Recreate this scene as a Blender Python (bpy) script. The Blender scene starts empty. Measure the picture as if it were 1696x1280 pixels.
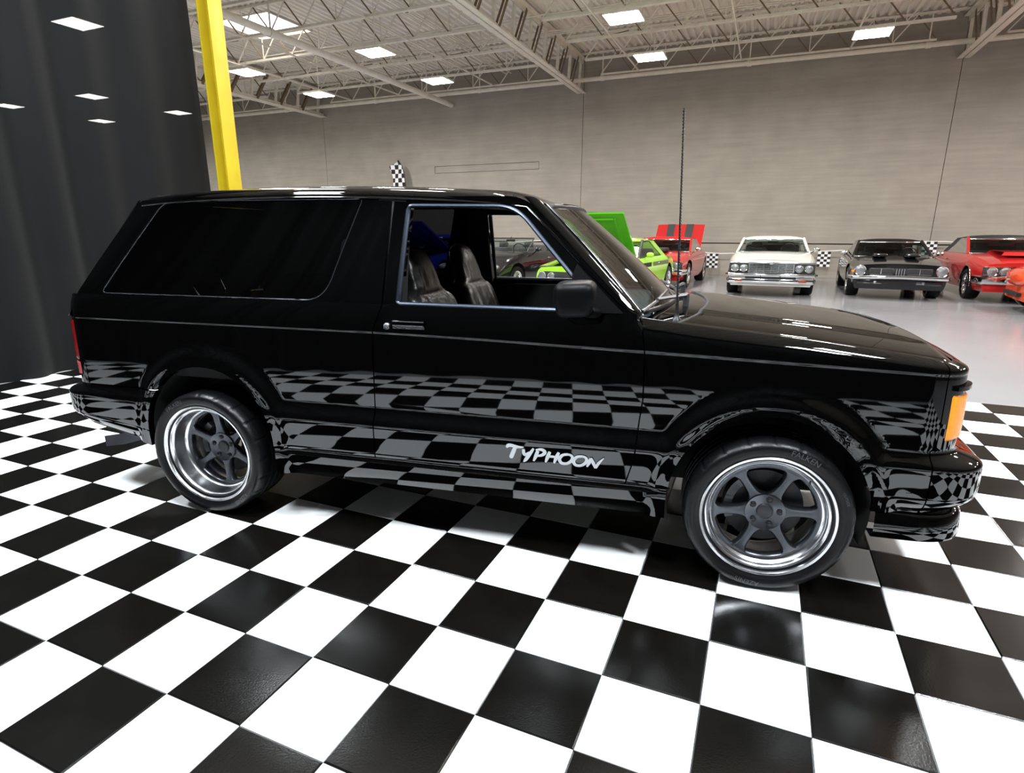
import bpy, bmesh, math, random
from mathutils import Matrix, Vector, Euler
random.seed(7)
SC = bpy.context.scene
COL = SC.collection
pi = math.pi

# ------------------------------------------------------------------ camera, world, exposure
TILE = 0.30122
CAM = Vector((0.646186, -2.141199, 1.365775))
cr = Vector((0.91932384, 0.39349988, 0.00123207))
cd = Vector((0.10268905, -0.23688494, -0.96609549))
cf = Vector((-0.3798666, 0.88828113, -0.2581821))
cam_data = bpy.data.cameras.new('camera')
cam_data.sensor_width = 36.0
cam_data.sensor_fit = 'HORIZONTAL'
cam_data.lens = 958.78 * 36.0 / 1696.0
cam_data.clip_start = 0.05
cam_data.clip_end = 200
cam = bpy.data.objects.new('camera', cam_data)
M3 = Matrix((cr, -cd, -cf)).transposed()
cam.matrix_world = Matrix.Translation(CAM) @ M3.to_4x4()
COL.objects.link(cam)
SC.camera = cam

world = bpy.data.worlds.new('world')
SC.world = world
world.use_nodes = True
world.node_tree.nodes['Background'].inputs['Color'].default_value = (0.55, 0.6, 0.7, 1)
world.node_tree.nodes['Background'].inputs['Strength'].default_value = 0.02
SC.view_settings.view_transform = 'Standard'
SC.view_settings.look = 'None'
SC.view_settings.gamma = 1.0
SC.view_settings.use_curve_mapping = False
SC.view_settings.exposure = 0.0
LAMP_RADIANCE = 146.0          # hall high-bay lamps (mesh emission, see high_bay_lamp)
ADDED_STAGE_RADIANCE = 215.0         # unseen lamps added over the tiled stage for brightness

def project(p):
    v = Vector(p) - CAM
    z = v.dot(cf)
    if z <= 0.05:
        return None
    return (848 + 958.78 * v.dot(cr) / z, 640 + 958.78 * v.dot(cd) / z)

# ------------------------------------------------------------------ helpers
def lerp(a, b, t): return a + (b - a) * t
def smooth(a, b, x):
    t = min(1.0, max(0.0, (x - a) / (b - a)))
    return t * t * (3 - 2 * t)
def interp(x, xs, ys):
    if x <= xs[0]: return ys[0]
    for i in range(1, len(xs)):
        if x <= xs[i]:
            t = (x - xs[i - 1]) / (xs[i] - xs[i - 1])
            return ys[i - 1] + (ys[i] - ys[i - 1]) * t
    return ys[-1]
def sinterp(x, xs, ys):
    """smooth (monotone hermite) interpolation through the points"""
    n = len(xs)
    if x <= xs[0]: return ys[0]
    if x >= xs[-1]: return ys[-1]
    d = [(ys[i + 1] - ys[i]) / (xs[i + 1] - xs[i]) for i in range(n - 1)]
    m = [d[0]] + [0 if d[i - 1] * d[i] <= 0 else 2 * d[i - 1] * d[i] / (d[i - 1] + d[i]) for i in range(1, n - 1)] + [d[-1]]
    for i in range(n - 1):
        if x <= xs[i + 1]:
            h = xs[i + 1] - xs[i]; t = (x - xs[i]) / h
            return ((1 + 2 * t) * (1 - t) ** 2 * ys[i] + t * (1 - t) ** 2 * h * m[i]
                    + t * t * (3 - 2 * t) * ys[i + 1] + t * t * (t - 1) * h * m[i + 1])
def frange(a, b, n): return [a + (b - a) * i / n for i in range(n + 1)]

class MB:
    def __init__(self): self.v = []; self.f = []
    def add(self, vs, fs):
        o = len(self.v); self.v += [tuple(p) for p in vs]; self.f += [tuple(i + o for i in f) for f in fs]; return self
    def box(self, c, s, rot=None, bev=0.0):
        hx, hy, hz = s[0] / 2, s[1] / 2, s[2] / 2
        if bev <= 0:
            vs = [Vector((x, y, z)) for x in (-hx, hx) for y in (-hy, hy) for z in (-hz, hz)]
            fs = [(0, 1, 3, 2), (4, 6, 7, 5), (0, 4, 5, 1), (2, 3, 7, 6), (0, 2, 6, 4), (1, 5, 7, 3)]
        else:
            bm = bmesh.new(); bmesh.ops.create_cube(bm, size=1.0)
            bmesh.ops.scale(bm, vec=s, verts=bm.verts)
            bmesh.ops.bevel(bm, geom=bm.edges[:], offset=bev, segments=2, affect='EDGES', profile=0.5)
            bm.verts.index_update()
            vs = [v.co.copy() for v in bm.verts]; fs = [[v.index for v in f.verts] for f in bm.faces]; bm.free()
        if rot is not None:
            R = rot if isinstance(rot, Matrix) else Euler(rot).to_matrix()
            vs = [R @ v for v in vs]
        c = Vector(c)
        return self.add([v + c for v in vs], fs)
    def bar(self, a, b, w, h, up=(0, 0, 1)):
        """rectangular bar from a to b, w across, h along 'up'"""
        a = Vector(a); b = Vector(b); d = (b - a); L = d.length; d /= L
        u = Vector(up); s = d.cross(u)
        if s.length < 1e-4: s = d.cross(Vector((1, 0, 0)))
        s.normalize(); u = s.cross(d)
        vs = []
        for p in (a, b):
            for i, j in ((-1, -1), (1, -1), (1, 1), (-1, 1)): vs.append(p + s * (w / 2 * i) + u * (h / 2 * j))
        return self.add(vs, [(0, 3, 2, 1), (4, 5, 6, 7), (0, 1, 5, 4), (1, 2, 6, 5), (2, 3, 7, 6), (3, 0, 4, 7)])
    def tube(self, pts, r, n=8, closed=False, flat=1.0, caps=True, ref=(0, 0, 1)):
        pts = [Vector(p) for p in pts]; m = len(pts)
        rs = r if isinstance(r, (list, tuple)) else [r] * m
        o = len(self.v); R0 = Vector(ref)
        for i, p in enumerate(pts):
            a = pts[(i - 1) % m] if (closed or i > 0) else p
            b = pts[(i + 1) % m] if (closed or i < m - 1) else p
            d = (b - a).normalized(); s = d.cross(R0)
            if s.length < 1e-3: s = d.cross(Vector((1, 0.3, 0)))
            s.normalize(); u = s.cross(d)
            for k in range(n):
                t = 2 * pi * k / n
                self.v.append(tuple(p + s * (math.cos(t) * rs[i]) + u * (math.sin(t) * rs[i] * flat)))
        for i in range(m if closed else m - 1):
            for k in range(n):
                a = o + i * n + k; b = o + i * n + (k + 1) % n
                c = o + ((i + 1) % m) * n + (k + 1) % n; d = o + ((i + 1) % m) * n + k
                self.f.append((a, b, c, d))
        if caps and not closed:
            self.f.append(tuple(o + k for k in range(n - 1, -1, -1)))
            self.f.append(tuple(o + (m - 1) * n + k for k in range(n)))
        return self
    def lathe(self, prof, n=32, axis='y', c=(0, 0, 0), close=False):
        """prof: (r, a) pairs, a along the axis"""
        o = len(self.v); c = Vector(c); m = len(prof)
        for r, a in prof:
            for k in range(n):
                t = 2 * pi * k / n; x, z = r * math.cos(t), r * math.sin(t)
                p = {'y': (x, a, z), 'z': (x, z, a), 'x': (a, x, z)}[axis]
                self.v.append(tuple(Vector(p) + c))
        for i in range(m if close else m - 1):
            for k in range(n):
                i2 = (i + 1) % m
                self.f.append((o + i * n + k, o + i * n + (k + 1) % n, o + i2 * n + (k + 1) % n, o + i2 * n + k))
        return self
    def grid(self, fn, nu, nv, keep=None):
        o = len(self.v)
        for j in range(nv + 1):
            for i in range(nu + 1): self.v.append(tuple(fn(i / nu, j / nv)))
        for j in range(nv):
            for i in range(nu):
                a = o + j * (nu + 1) + i
                if keep is None or keep(i, j): self.f.append((a, a + 1, a + nu + 2, a + nu + 1))
        return self
    def rings(self, rings, closed=True, cap0=False, cap1=False):
        o = len(self.v); n = len(rings[0])
        for r in rings: self.v += [tuple(p) for p in r]
        for i in range(len(rings) - 1):
            for k in range(n if closed else n - 1):
                k2 = (k + 1) % n
                self.f.append((o + i * n + k, o + i * n + k2, o + (i + 1) * n + k2, o + (i + 1) * n + k))
        if cap0: self.f.append(tuple(o + k for k in range(n - 1, -1, -1)))
        if cap1: self.f.append(tuple(o + (len(rings) - 1) * n + k for k in range(n)))
        return self
    def prism(self, poly, thick, M=None):
        """poly in local xy, extruded 0..thick in z, M places it"""
        n = len(poly); vs = [Vector((p[0], p[1], 0)) for p in poly] + [Vector((p[0], p[1], thick)) for p in poly]
        fs = [tuple(range(n - 1, -1, -1)), tuple(range(n, 2 * n))] + [(i, (i + 1) % n, n + (i + 1) % n, n + i) for i in range(n)]
        if M is not None: vs = [M @ v for v in vs]
        return self.add(vs, fs)
    def mirror_y(self):
        r = MB(); r.v = [(x, -y, z) for x, y, z in self.v]; r.f = [tuple(reversed(f)) for f in self.f]; return r
    def mesh(self, name, mat, smooth_angle=35, fix=True, weld=0.0):
        me = bpy.data.meshes.new(name)
        me.from_pydata(self.v, [], self.f)
        if fix or weld:
            bm = bmesh.new(); bm.from_mesh(me)
            if weld: bmesh.ops.remove_doubles(bm, verts=bm.verts, dist=weld)
            loose = [v for v in bm.verts if not v.link_faces]
            if loose: bmesh.ops.delete(bm, geom=loose, context='VERTS')
            if fix: bmesh.ops.recalc_face_normals(bm, faces=bm.faces)
            bm.to_mesh(me); bm.free()
        if smooth_angle:
            me.polygons.foreach_set('use_smooth', [True] * len(me.polygons))
            if smooth_angle < 180: me.set_sharp_from_angle(angle=math.radians(smooth_angle))
        if mat: me.materials.append(mat)
        me.update(); return me
    def build(self, name, mat, parent=None, smooth_angle=35, fix=True, weld=0.0):
        return link(name, self.mesh(name, mat, smooth_angle, fix, weld), parent)

def link(name, data, parent=None, loc=None, rot=None):
    o = bpy.data.objects.new(name, data); COL.objects.link(o)
    if parent is not None: o.parent = parent
    if loc is not None: o.location = loc
    if rot is not None: o.rotation_euler = rot
    return o
def tag(o, label=None, cat=None, group=None, kind=None):
    if label: o['label'] = label
    if cat: o['category'] = cat
    if group: o['group'] = group
    if kind: o['kind'] = kind
    return o
def empty(name, loc=(0, 0, 0), rz=0.0, parent=None):
    o = link(name, None, parent, loc, (0, 0, rz)); o.empty_display_size = 0.2; return o

# ------------------------------------------------------------------ materials
MATS = {}
def mat(name, col, rough=0.5, metal=0.0, spec=0.5, noise=0.0, nscale=8.0, bump=0.0, bscale=60.0, coat=0.0, rnoise=0.0, emit=None, stretch=None):
    if name in MATS: return MATS[name]
    m = bpy.data.materials.new(name); m.use_nodes = True
    nt = m.node_tree; b = nt.nodes['Principled BSDF']
    b.inputs['Base Color'].default_value = (*col, 1); b.inputs['Roughness'].default_value = rough
    b.inputs['Metallic'].default_value = metal; b.inputs['Specular IOR Level'].default_value = spec
    b.inputs['Coat Weight'].default_value = coat; b.inputs['Coat Roughness'].default_value = 0.03
    tc = nt.nodes.new('ShaderNodeTexCoord'); src = tc.outputs['Object']
    if stretch:
        mp = nt.nodes.new('ShaderNodeMapping'); mp.inputs['Scale'].default_value = stretch
        nt.links.new(src, mp.inputs['Vector']); src = mp.outputs['Vector']
    if noise or rnoise:
        n = nt.nodes.new('ShaderNodeTexNoise'); n.inputs['Scale'].default_value = nscale; n.inputs['Detail'].default_value = 6
        nt.links.new(src, n.inputs['Vector'])
        if noise:
            r = nt.nodes.new('ShaderNodeMapRange'); r.inputs['From Min'].default_value = 0.25; r.inputs['From Max'].default_value = 0.75
            r.inputs['To Min'].default_value = 1 - noise; r.inputs['To Max'].default_value = 1 + noise
            nt.links.new(n.outputs['Fac'], r.inputs['Value'])
            mx = nt.nodes.new('ShaderNodeVectorMath'); mx.operation = 'SCALE'
            mx.inputs[0].default_value = col
            nt.links.new(r.outputs['Result'], mx.inputs['Scale']); nt.links.new(mx.outputs['Vector'], b.inputs['Base Color'])
        if rnoise:
            r2 = nt.nodes.new('ShaderNodeMapRange'); r2.inputs['To Min'].default_value = max(0.0, rough - rnoise); r2.inputs['To Max'].default_value = rough + rnoise
            nt.links.new(n.outputs['Fac'], r2.inputs['Value']); nt.links.new(r2.outputs['Result'], b.inputs['Roughness'])
    if bump:
        n2 = nt.nodes.new('ShaderNodeTexNoise'); n2.inputs['Scale'].default_value = bscale; n2.inputs['Detail'].default_value = 4
        nt.links.new(src, n2.inputs['Vector'])
        bp = nt.nodes.new('ShaderNodeBump'); bp.inputs['Strength'].default_value = bump; bp.inputs['Distance'].default_value = 0.01
        nt.links.new(n2.outputs['Fac'], bp.inputs['Height']); nt.links.new(bp.outputs['Normal'], b.inputs['Normal'])
    if emit:
        b.inputs['Emission Color'].default_value = (*emit[0], 1); b.inputs['Emission Strength'].default_value = emit[1]
    MATS[name] = m; return m

def glass_mat(name, tint, refl=1.0, rough=0.0):
    """thin pane: clear transmission tinted by the pane plus a Fresnel reflection"""
    m = bpy.data.materials.new(name); m.use_nodes = True; nt = m.node_tree
    for n in list(nt.nodes): nt.nodes.remove(n)
    out = nt.nodes.new('ShaderNodeOutputMaterial'); mix = nt.nodes.new('ShaderNodeMixShader')
    tr = nt.nodes.new('ShaderNodeBsdfTransparent'); tr.inputs['Color'].default_value = (*tint, 1)
    gl = nt.nodes.new('ShaderNodeBsdfGlossy'); gl.inputs['Roughness'].default_value = rough
    fr = nt.nodes.new('ShaderNodeFresnel'); fr.inputs['IOR'].default_value = 1.5
    mu = nt.nodes.new('ShaderNodeMath'); mu.operation = 'MULTIPLY'; mu.inputs[1].default_value = refl; mu.use_clamp = True
    nt.links.new(fr.outputs['Fac'], mu.inputs[0]); nt.links.new(mu.outputs[0], mix.inputs['Fac'])
    nt.links.new(tr.outputs[0], mix.inputs[1]); nt.links.new(gl.outputs[0], mix.inputs[2]); nt.links.new(mix.outputs[0], out.inputs['Surface'])
    MATS[name] = m; return m

def emit_mat(name, col, strength):
    m = bpy.data.materials.new(name); m.use_nodes = True; nt = m.node_tree
    for n in list(nt.nodes): nt.nodes.remove(n)
    out = nt.nodes.new('ShaderNodeOutputMaterial'); e = nt.nodes.new('ShaderNodeEmission')
    e.inputs['Color'].default_value = (*col, 1); e.inputs['Strength'].default_value = strength
    nt.links.new(e.outputs[0], out.inputs['Surface']); MATS[name] = m; return m

def checker_mat(name, sx, sy):
    """printed cloth: black and white squares, sx by sy metres (object x and z)"""
    m = mat(name, (0.8, 0.8, 0.8), 0.8); nt = m.node_tree; b = nt.nodes['Principled BSDF']
    tc = nt.nodes.new('ShaderNodeTexCoord'); mp = nt.nodes.new('ShaderNodeMapping')
    mp.inputs['Scale'].default_value = (1 / sx, 0.0, 1 / sy); mp.inputs['Location'].default_value = (0.003, 0.5, 0.003)
    ck = nt.nodes.new('ShaderNodeTexChecker'); ck.inputs['Scale'].default_value = 1.0
    ck.inputs['Color1'].default_value = (0.82, 0.82, 0.84, 1); ck.inputs['Color2'].default_value = (0.012, 0.012, 0.014, 1)
    nt.links.new(tc.outputs['Object'], mp.inputs['Vector']); nt.links.new(mp.outputs['Vector'], ck.inputs['Vector'])
    nt.links.new(ck.outputs['Color'], b.inputs['Base Color']); return m

def concrete_mat():
    m = mat('painted_concrete', (0.35, 0.322, 0.28), 0.85, noise=0.10, nscale=1.3, bump=0.15, bscale=25)
    nt = m.node_tree; b = nt.nodes['Principled BSDF']
    # faint board-mark banding and blotches of old paint
    tc = nt.nodes.new('ShaderNodeTexCoord'); mp = nt.nodes.new('ShaderNodeMapping'); mp.inputs['Scale'].default_value = (0.35, 1, 6.0)
    n = nt.nodes.new('ShaderNodeTexNoise'); n.inputs['Scale'].default_value = 2.0; n.inputs['Detail'].default_value = 5
    nt.links.new(tc.outputs['Object'], mp.inputs['Vector']); nt.links.new(mp.outputs['Vector'], n.inputs['Vector'])
    r = nt.nodes.new('ShaderNodeMapRange'); r.inputs['From Min'].default_value = 0.3; r.inputs['From Max'].default_value = 0.7
    r.inputs['To Min'].default_value = 0.93; r.inputs['To Max'].default_value = 1.07
    nt.links.new(n.outputs['Fac'], r.inputs['Value'])
    old = b.inputs['Base Color'].links[0].from_socket
    mx = nt.nodes.new('ShaderNodeVectorMath'); mx.operation = 'SCALE'
    nt.links.new(old, mx.inputs[0]); nt.links.new(r.outputs['Result'], mx.inputs['Scale']); nt.links.new(mx.outputs['Vector'], b.inputs['Base Color'])
    return m

def curtain_mat():
    """thin black drape: almost opaque cloth that lets a trace of lamp light straight through the weave"""
    m = mat('black_drape', (0.0014, 0.0015, 0.0018), 0.75, noise=0.25, nscale=3.0, bump=0.1, bscale=250); nt = m.node_tree
    b = nt.nodes['Principled BSDF']; b.inputs['Sheen Weight'].default_value = 0.04; b.inputs['Specular IOR Level'].default_value = 0.2
    out = nt.nodes['Material Output']; mix = nt.nodes.new('ShaderNodeMixShader'); mix.inputs['Fac'].default_value = 0.008
    tr = nt.nodes.new('ShaderNodeBsdfTransparent')
    nt.links.new(b.outputs[0], mix.inputs[1]); nt.links.new(tr.outputs[0], mix.inputs[2]); nt.links.new(mix.outputs[0], out.inputs['Surface'])
    return m

PAINT = mat('black_paint', (0.0003, 0.0003, 0.00035), 0.025, spec=0.55)
RUBBER = mat('tire_rubber', (0.0028, 0.0028, 0.0034), 0.33, spec=0.22, bump=0.1, bscale=120)
TRIMB = mat('black_trim', (0.006, 0.006, 0.007), 0.35)
DARK = mat('underbody_black', (0.004, 0.004, 0.004), 0.8)
CHROME = mat('chrome', (0.80, 0.81, 0.83), 0.07, 1.0)
POLISH = mat('polished_lip', (0.86, 0.87, 0.89), 0.2, 1.0, rnoise=0.04, nscale=40, stretch=(1, 1, 1))
GUNMETAL = mat('gunmetal_spokes', (0.078, 0.083, 0.093), 0.27, 0.9, noise=0.05, nscale=60)
WINTRIM = mat('window_trim', (0.035, 0.043, 0.060), 0.35, 0.85)
LEATHER = mat('black_leather', (0.009, 0.0082, 0.0078), 0.33, bump=0.25, bscale=35)
AMBER = mat('amber_lens', (0.85, 0.27, 0.012), 0.12, bump=0.35, bscale=90)
REDLENS = mat('red_lens', (0.13, 0.003, 0.004), 0.12, bump=0.2, bscale=90)
DECAL = mat('silver_decal', (0.43, 0.45, 0.47), 0.35)
STEELP = mat('cream_steel', (0.76, 0.71, 0.61), 0.5, noise=0.10, nscale=5)
RUST = mat('brown_primer_steel', (0.20, 0.145, 0.085), 0.7, noise=0.2, nscale=8)
DECKP = mat('white_deck', (0.82, 0.78, 0.70), 0.6, noise=0.06, nscale=1.5)
YELLOW = mat('yellow_paint', (0.52, 0.385, 0.012), 0.42, noise=0.10, nscale=4, bump=0.05, bscale=20)
CONCRETE = concrete_mat()
GROOVE = mat('wall_groove', (0.07, 0.065, 0.06), 0.9)
EPOXY = mat('grey_epoxy', (0.30, 0.30, 0.315), 0.17, noise=0.06, nscale=0.7, rnoise=0.05)
TWHITE = mat('white_tile', (0.80, 0.81, 0.82), 0.34, noise=0.015, nscale=3)
TBLACK = mat('black_tile', (0.0024, 0.0021, 0.0018), 0.18, noise=0.25, nscale=6, rnoise=0.03, bump=0.04, bscale=150)
DRAPE = curtain_mat()
LAMPGLOW = emit_mat('lamp_lens', (1.0, 0.965, 0.91), LAMP_RADIANCE)
ADDED_STAGE_GLOW = emit_mat('added_stage_lamp_lens', (0.90, 0.96, 1.0), ADDED_STAGE_RADIANCE)
ADDED_GLARE_GLOW = emit_mat('added_glare_lamp_lens', (0.95, 0.97, 1.0), 62.0)
SKYGLOW = emit_mat('skylight_pane', (1.0, 0.96, 0.88), 6.0)
CLEAR = glass_mat('clear_glass', (0.93, 0.96, 0.955), 1.0)
WSGLASS = glass_mat('windshield_glass', (0.78, 0.86, 0.84), 1.7)
SMOKED = glass_mat('smoked_glass', (0.028, 0.030, 0.036), 1.1)
BGGLASS = glass_mat('car_glass', (0.62, 0.72, 0.70), 1.0)
# ------------------------------------------------------------------ the hall
WALL_Y = 18.4
X0, X1, Y0 = -38.0, 24.0, -14.0
DECK_Z = 6.98
floor = MB().box(((X0 + X1) / 2, (Y0 + WALL_Y) / 2, -0.113), (X1 - X0, WALL_Y - Y0, 0.2)).build('floor', EPOXY, None, 0)
tag(floor, 'smooth grey epoxy floor with a black and white tiled stage', kind='structure')

def tile_mesh(name, m):
    h = TILE / 2 - 0.0012; b = h - 0.0035
    vs = [(-h, -h, -0.013), (h, -h, -0.013), (h, h, -0.013), (-h, h, -0.013), (-h, -h, -0.0028), (h, -h, -0.0028), (h, h, -0.0028), (-h, h, -0.0028),
          (-b, -b, 0), (b, -b, 0), (b, b, 0), (-b, b, 0)]
    fs = [(0, 1, 5, 4), (1, 2, 6, 5), (2, 3, 7, 6), (3, 0, 4, 7), (4, 5, 9, 8), (5, 6, 10, 9), (6, 7, 11, 10), (7, 4, 8, 11), (8, 9, 10, 11)]
    return MB().add(vs, fs).mesh(name, m, 0, fix=False)
TM = {0: tile_mesh('black_tile', TBLACK), 1: tile_mesh('white_tile', TWHITE)}
cells = []
for i in range(-19, 14):
    for j in range(-12, 12):                                   # cell spans x i..i+1, y -(j+1)..-j (tiles)
        c = ((i + 0.5) * TILE, -(j + 0.5) * TILE, 0.0)
        pts = [project(((i + a) * TILE, -(j + b) * TILE, 0)) for a, b in ((0, 0), (1, 0), (1, 1), (0, 1))]
        area = 0.0
        if all(pts):
            cl = [(min(1696, max(0, p[0])), min(1280, max(0, p[1]))) for p in pts]
            area = abs(sum(cl[k][0] * cl[(k + 1) % 4][1] - cl[(k + 1) % 4][0] * cl[k][1] for k in range(4))) / 2
            u = (c[0] - 0.63) * 0.9888 + (c[1] - 0.90) * 0.149; w = -(c[0] - 0.63) * 0.149 + (c[1] - 0.90) * 0.9888
            if -2.9 < u < 0.4 and -0.45 < w < 1.6: area *= 0.05            # hidden under and behind the truck
        cells.append((area, i, j, c))
cells.sort(reverse=True)
rest = {0: MB(), 1: MB()}
for k, (area, i, j, c) in enumerate(cells):
    par = (i + j) % 2
    if k < 300:
        link('tile', TM[par], floor, c)
    else:
        me = TM[par]; rest[par].add([(v.co.x + c[0], v.co.y + c[1], v.co.z) for v in me.vertices], [tuple(p.vertices) for p in me.polygons])
for par in (0, 1):
    o = rest[par].build('tile_field', TBLACK if par == 0 else TWHITE, floor, 0, fix=False); tag(o, kind='stuff')

# back wall: concrete panels with joints, a long horizontal groove, an old filled-in opening
wall = MB().box(((X0 + X1) / 2, WALL_Y + 0.23, 3.6), (X1 - X0, 0.3, 7.4)).build('wall_back', GROOVE, None, 0)
tag(wall, 'tall grey painted concrete wall behind the parked cars', kind='structure')
seams = [X0, -27.2, -16.55, -5.53, 4.95, 15.6, X1]
GZ = 1.015
for k in range(len(seams) - 1):
    a, b = seams[k] + 0.008, seams[k + 1] - 0.008
    for z0, z1 in ((-0.01, GZ - 0.018), (GZ + 0.018, 7.3)):
        if z0 > 0.5 and abs(seams[k] + 16.55) < 0.01:
            # this panel carries the patched opening: build it around the patch
            px0, px1, pz0, pz1 = -11.38, -7.1, 3.52, 3.78
            m = MB()
            for (xa, xb, za, zb) in ((a, px0, z0, z1), (px1, b, z0, z1), (px0, px1, z0, pz0), (px0, px1, pz1, z1)):
                m.box(((xa + xb) / 2, WALL_Y + 0.04, (za + zb) / 2), (xb - xa, 0.08, zb - za))
            m.build('wall_panel', CONCRETE, wall, 0)
            MB().box(((px0 + px1) / 2, WALL_Y + 0.052, (pz0 + pz1) / 2), (px1 - px0 - 0.03, 0.08, pz1 - pz0 - 0.03)).build('patched_lintel', CONCRETE, wall, 0)
        else:
            MB().box(((a + b) / 2, WALL_Y + 0.04, (z0 + z1) / 2), (b - a, 0.08, z1 - z0)).build('wall_panel', CONCRETE, wall, 0)
for nm, c, s in (('wall_left', (X0 - 0.1, (Y0 + WALL_Y) / 2, 3.6), (0.2, WALL_Y - Y0, 7.4)), ('wall_right', (X1 + 0.1, (Y0 + WALL_Y) / 2, 3.6), (0.2, WALL_Y - Y0, 7.4)),
                 ('wall_front', ((X0 + X1) / 2, Y0 - 0.1, 3.6), (X1 - X0, 0.2, 7.4))):
    tag(MB().box(c, s).build(nm, CONCRETE, None, 0), 'grey painted concrete side of the hall', kind='structure')

# corrugated roof deck, flutes running toward the back wall; skylight let into it
SKY = (-14.0, -12.1, 11.2, 12.9)
deck = MB(); pitch = 0.2
prof = ((0.0, 0.0), (0.075, 0.0), (0.1, 0.07), (0.175, 0.07))
def deck_strip(m, xa, xb, ya, yb):
    n0 = int(round(xa / pitch)); n1 = int(round(xb / pitch)); line = []
    for k in range(n0, n1): line += [(k * pitch + u, DECK_Z + w) for u, w in prof]
    line.append((n1 * pitch, DECK_Z)); o = len(m.v)
    m.v += [(x, ya, z) for x, z in line] + [(x, yb, z) for x, z in line]; L = len(line)
    m.f += [(o + k, o + k + 1, o + L + k + 1, o + L + k) for k in range(L - 1)]
deck_strip(deck, X0, SKY[0], Y0, WALL_Y); deck_strip(deck, SKY[1], X1, Y0, WALL_Y)
deck_strip(deck, SKY[0], SKY[1], Y0, SKY[2]); deck_strip(deck, SKY[0], SKY[1], SKY[3], WALL_Y)
deck.box(((X0 + X1) / 2, (Y0 + WALL_Y) / 2, DECK_Z + 0.25), (X1 - X0, WALL_Y - Y0, 0.05))
ceiling = deck.build('ceiling', DECKP, None, 0, fix=False)
tag(ceiling, 'corrugated white metal roof deck over the hall', kind='structure')
sky = MB()
for xx in (SKY[0], SKY[1]): sky.box((xx, (SKY[2] + SKY[3]) / 2, DECK_Z + 0.08), (0.05, SKY[3] - SKY[2], 0.22))
for yy in (SKY[2], SKY[3]): sky.box(((SKY[0] + SKY[1]) / 2, yy, DECK_Z + 0.08), (SKY[1] - SKY[0], 0.05, 0.22))
sky = sky.build('window_1', STEELP, None, 0); tag(sky, 'bright rectangular skylight in the white roof deck', kind='structure')
for a in range(3):
    for b in range(3):
        xa = lerp(SKY[0] + 0.04, SKY[1] - 0.04, a / 3) + 0.03; xb = lerp(SKY[0] + 0.04, SKY[1] - 0.04, (a + 1) / 3) - 0.03
        ya = lerp(SKY[2] + 0.04, SKY[3] - 0.04, b / 3) + 0.03; yb = lerp(SKY[2] + 0.04, SKY[3] - 0.04, (b + 1) / 3) - 0.03
        MB().box(((xa + xb) / 2, (ya + yb) / 2, DECK_Z + 0.03), (xb - xa, yb - ya, 0.02)).build('pane', SKYGLOW, sky, 0)

# roof girders running to the back wall
GB, GT = 5.86, 6.86
def girder(x, label):
    g = empty('roof_girder', (x, WALL_Y, 0)); tag(g, label, 'girder', 'roof girders')
    ya, yb = -14.0, -0.02
    for s in (-1, 1):
        MB().box((s * 0.085, (ya + yb) / 2, GB), (0.13, yb - ya, 0.025)).box((s * 0.028, (ya + yb) / 2, GB + 0.06), (0.018, yb - ya, 0.13)).build('bottom_chord', STEELP, g, 0)
        MB().box((s * 0.085, (ya + yb) / 2, GT), (0.13, yb - ya, 0.025)).box((s * 0.028, (ya + yb) / 2, GT - 0.06), (0.018, yb - ya, 0.13)).build('top_chord', STEELP, g, 0)
    vert = MB().bar((0, 0, GB + 0.03), (0, 0.16, GT - 0.03), 0.075, 0.075).mesh('vertical', STEELP, 0)
    ang = MB().bar((0.05, 0, GB + 0.05), (0.05, 0.62, GT - 0.05), 0.012, 0.08).bar((-0.05, 0, GB + 0.05), (-0.05, 0.62, GT - 0.05), 0.012, 0.08).mesh('diagonal', RUST, 0)
    y = -0.35
    while y > -13.5:
        link('vertical', vert, g, (0, y, 0)); link('diagonal', ang, g, (0, y - 0.9, 0)); y -= 1.12
    return g
girder(-16.5, 'cream steel roof truss ending at the wall just right of the yellow column')
girder(-5.6, 'wide cream steel roof girder reaching the wall above the raised green hood')
girder(4.95, 'cream steel roof girder in the top right corner of the hall')
girder(15.6, 'cream steel roof girder far to the right, past the red cars')

# open-web joists
def joist_meshes(L, n):
    tc = MB().bar((0, 0, 6.93), (L, 0, 6.93), 0.09, 0.05).mesh('top_chord', STEELP, 0)
    bc = MB().bar((0.75, 0, 6.27), (L - 0.75, 0, 6.27), 0.10, 0.055).mesh('bottom_chord', STEELP, 0)
    st = (L - 1.5) / n
    up = MB().bar((0, 0, 6.29), (st / 2, 0, 6.91), 0.028, 0.028).mesh('web_diagonal', STEELP, 0)
    dn = MB().bar((0, 0, 6.29), (-st / 2, 0, 6.91), 0.028, 0.028).mesh('web_diagonal', RUST, 0)
    vt = MB().bar((0, 0, 6.29), (0, 0, 6.91), 0.022, 0.022).mesh('web_post', STEELP, 0)
    return tc, bc, up, dn, vt, st
bays = (((-16.5, -5.6), 9, 'bay beside the yellow column'), ((-5.6, 4.95), 9, 'bay above the white car'), ((4.95, 15.6), 9, 'bay above the red cars'), ((-27.4, -16.5), 9, 'bay beyond the left truss'))
ordn = ['first', 'second', 'third', 'fourth', 'fifth', 'sixth', 'seventh']
for (xa, xb), n, where in bays:
    tc, bc, up, dn, vt, st = joist_meshes(xb - xa, n)
    for r in range(6 if xa > -17 else 3):
        y = 18.0 - 1.82 * r
        j = empty('roof_joist', (xa, y, 0)); tag(j, 'thin cream roof joist, %s from the back wall, %s' % (ordn[r], where), 'joist', 'roof joists')
        link('top_chord', tc, j); link('bottom_chord', bc, j)
        for k in range(n):
            x = 0.75 + st * k
            link('web_diagonal', up, j, (x, 0, 0)); link('web_diagonal', dn, j, (x + st, 0, 0))
            if k % 2 == 0 and k: link('web_post', vt, j, (x, 0, 0))
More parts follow.
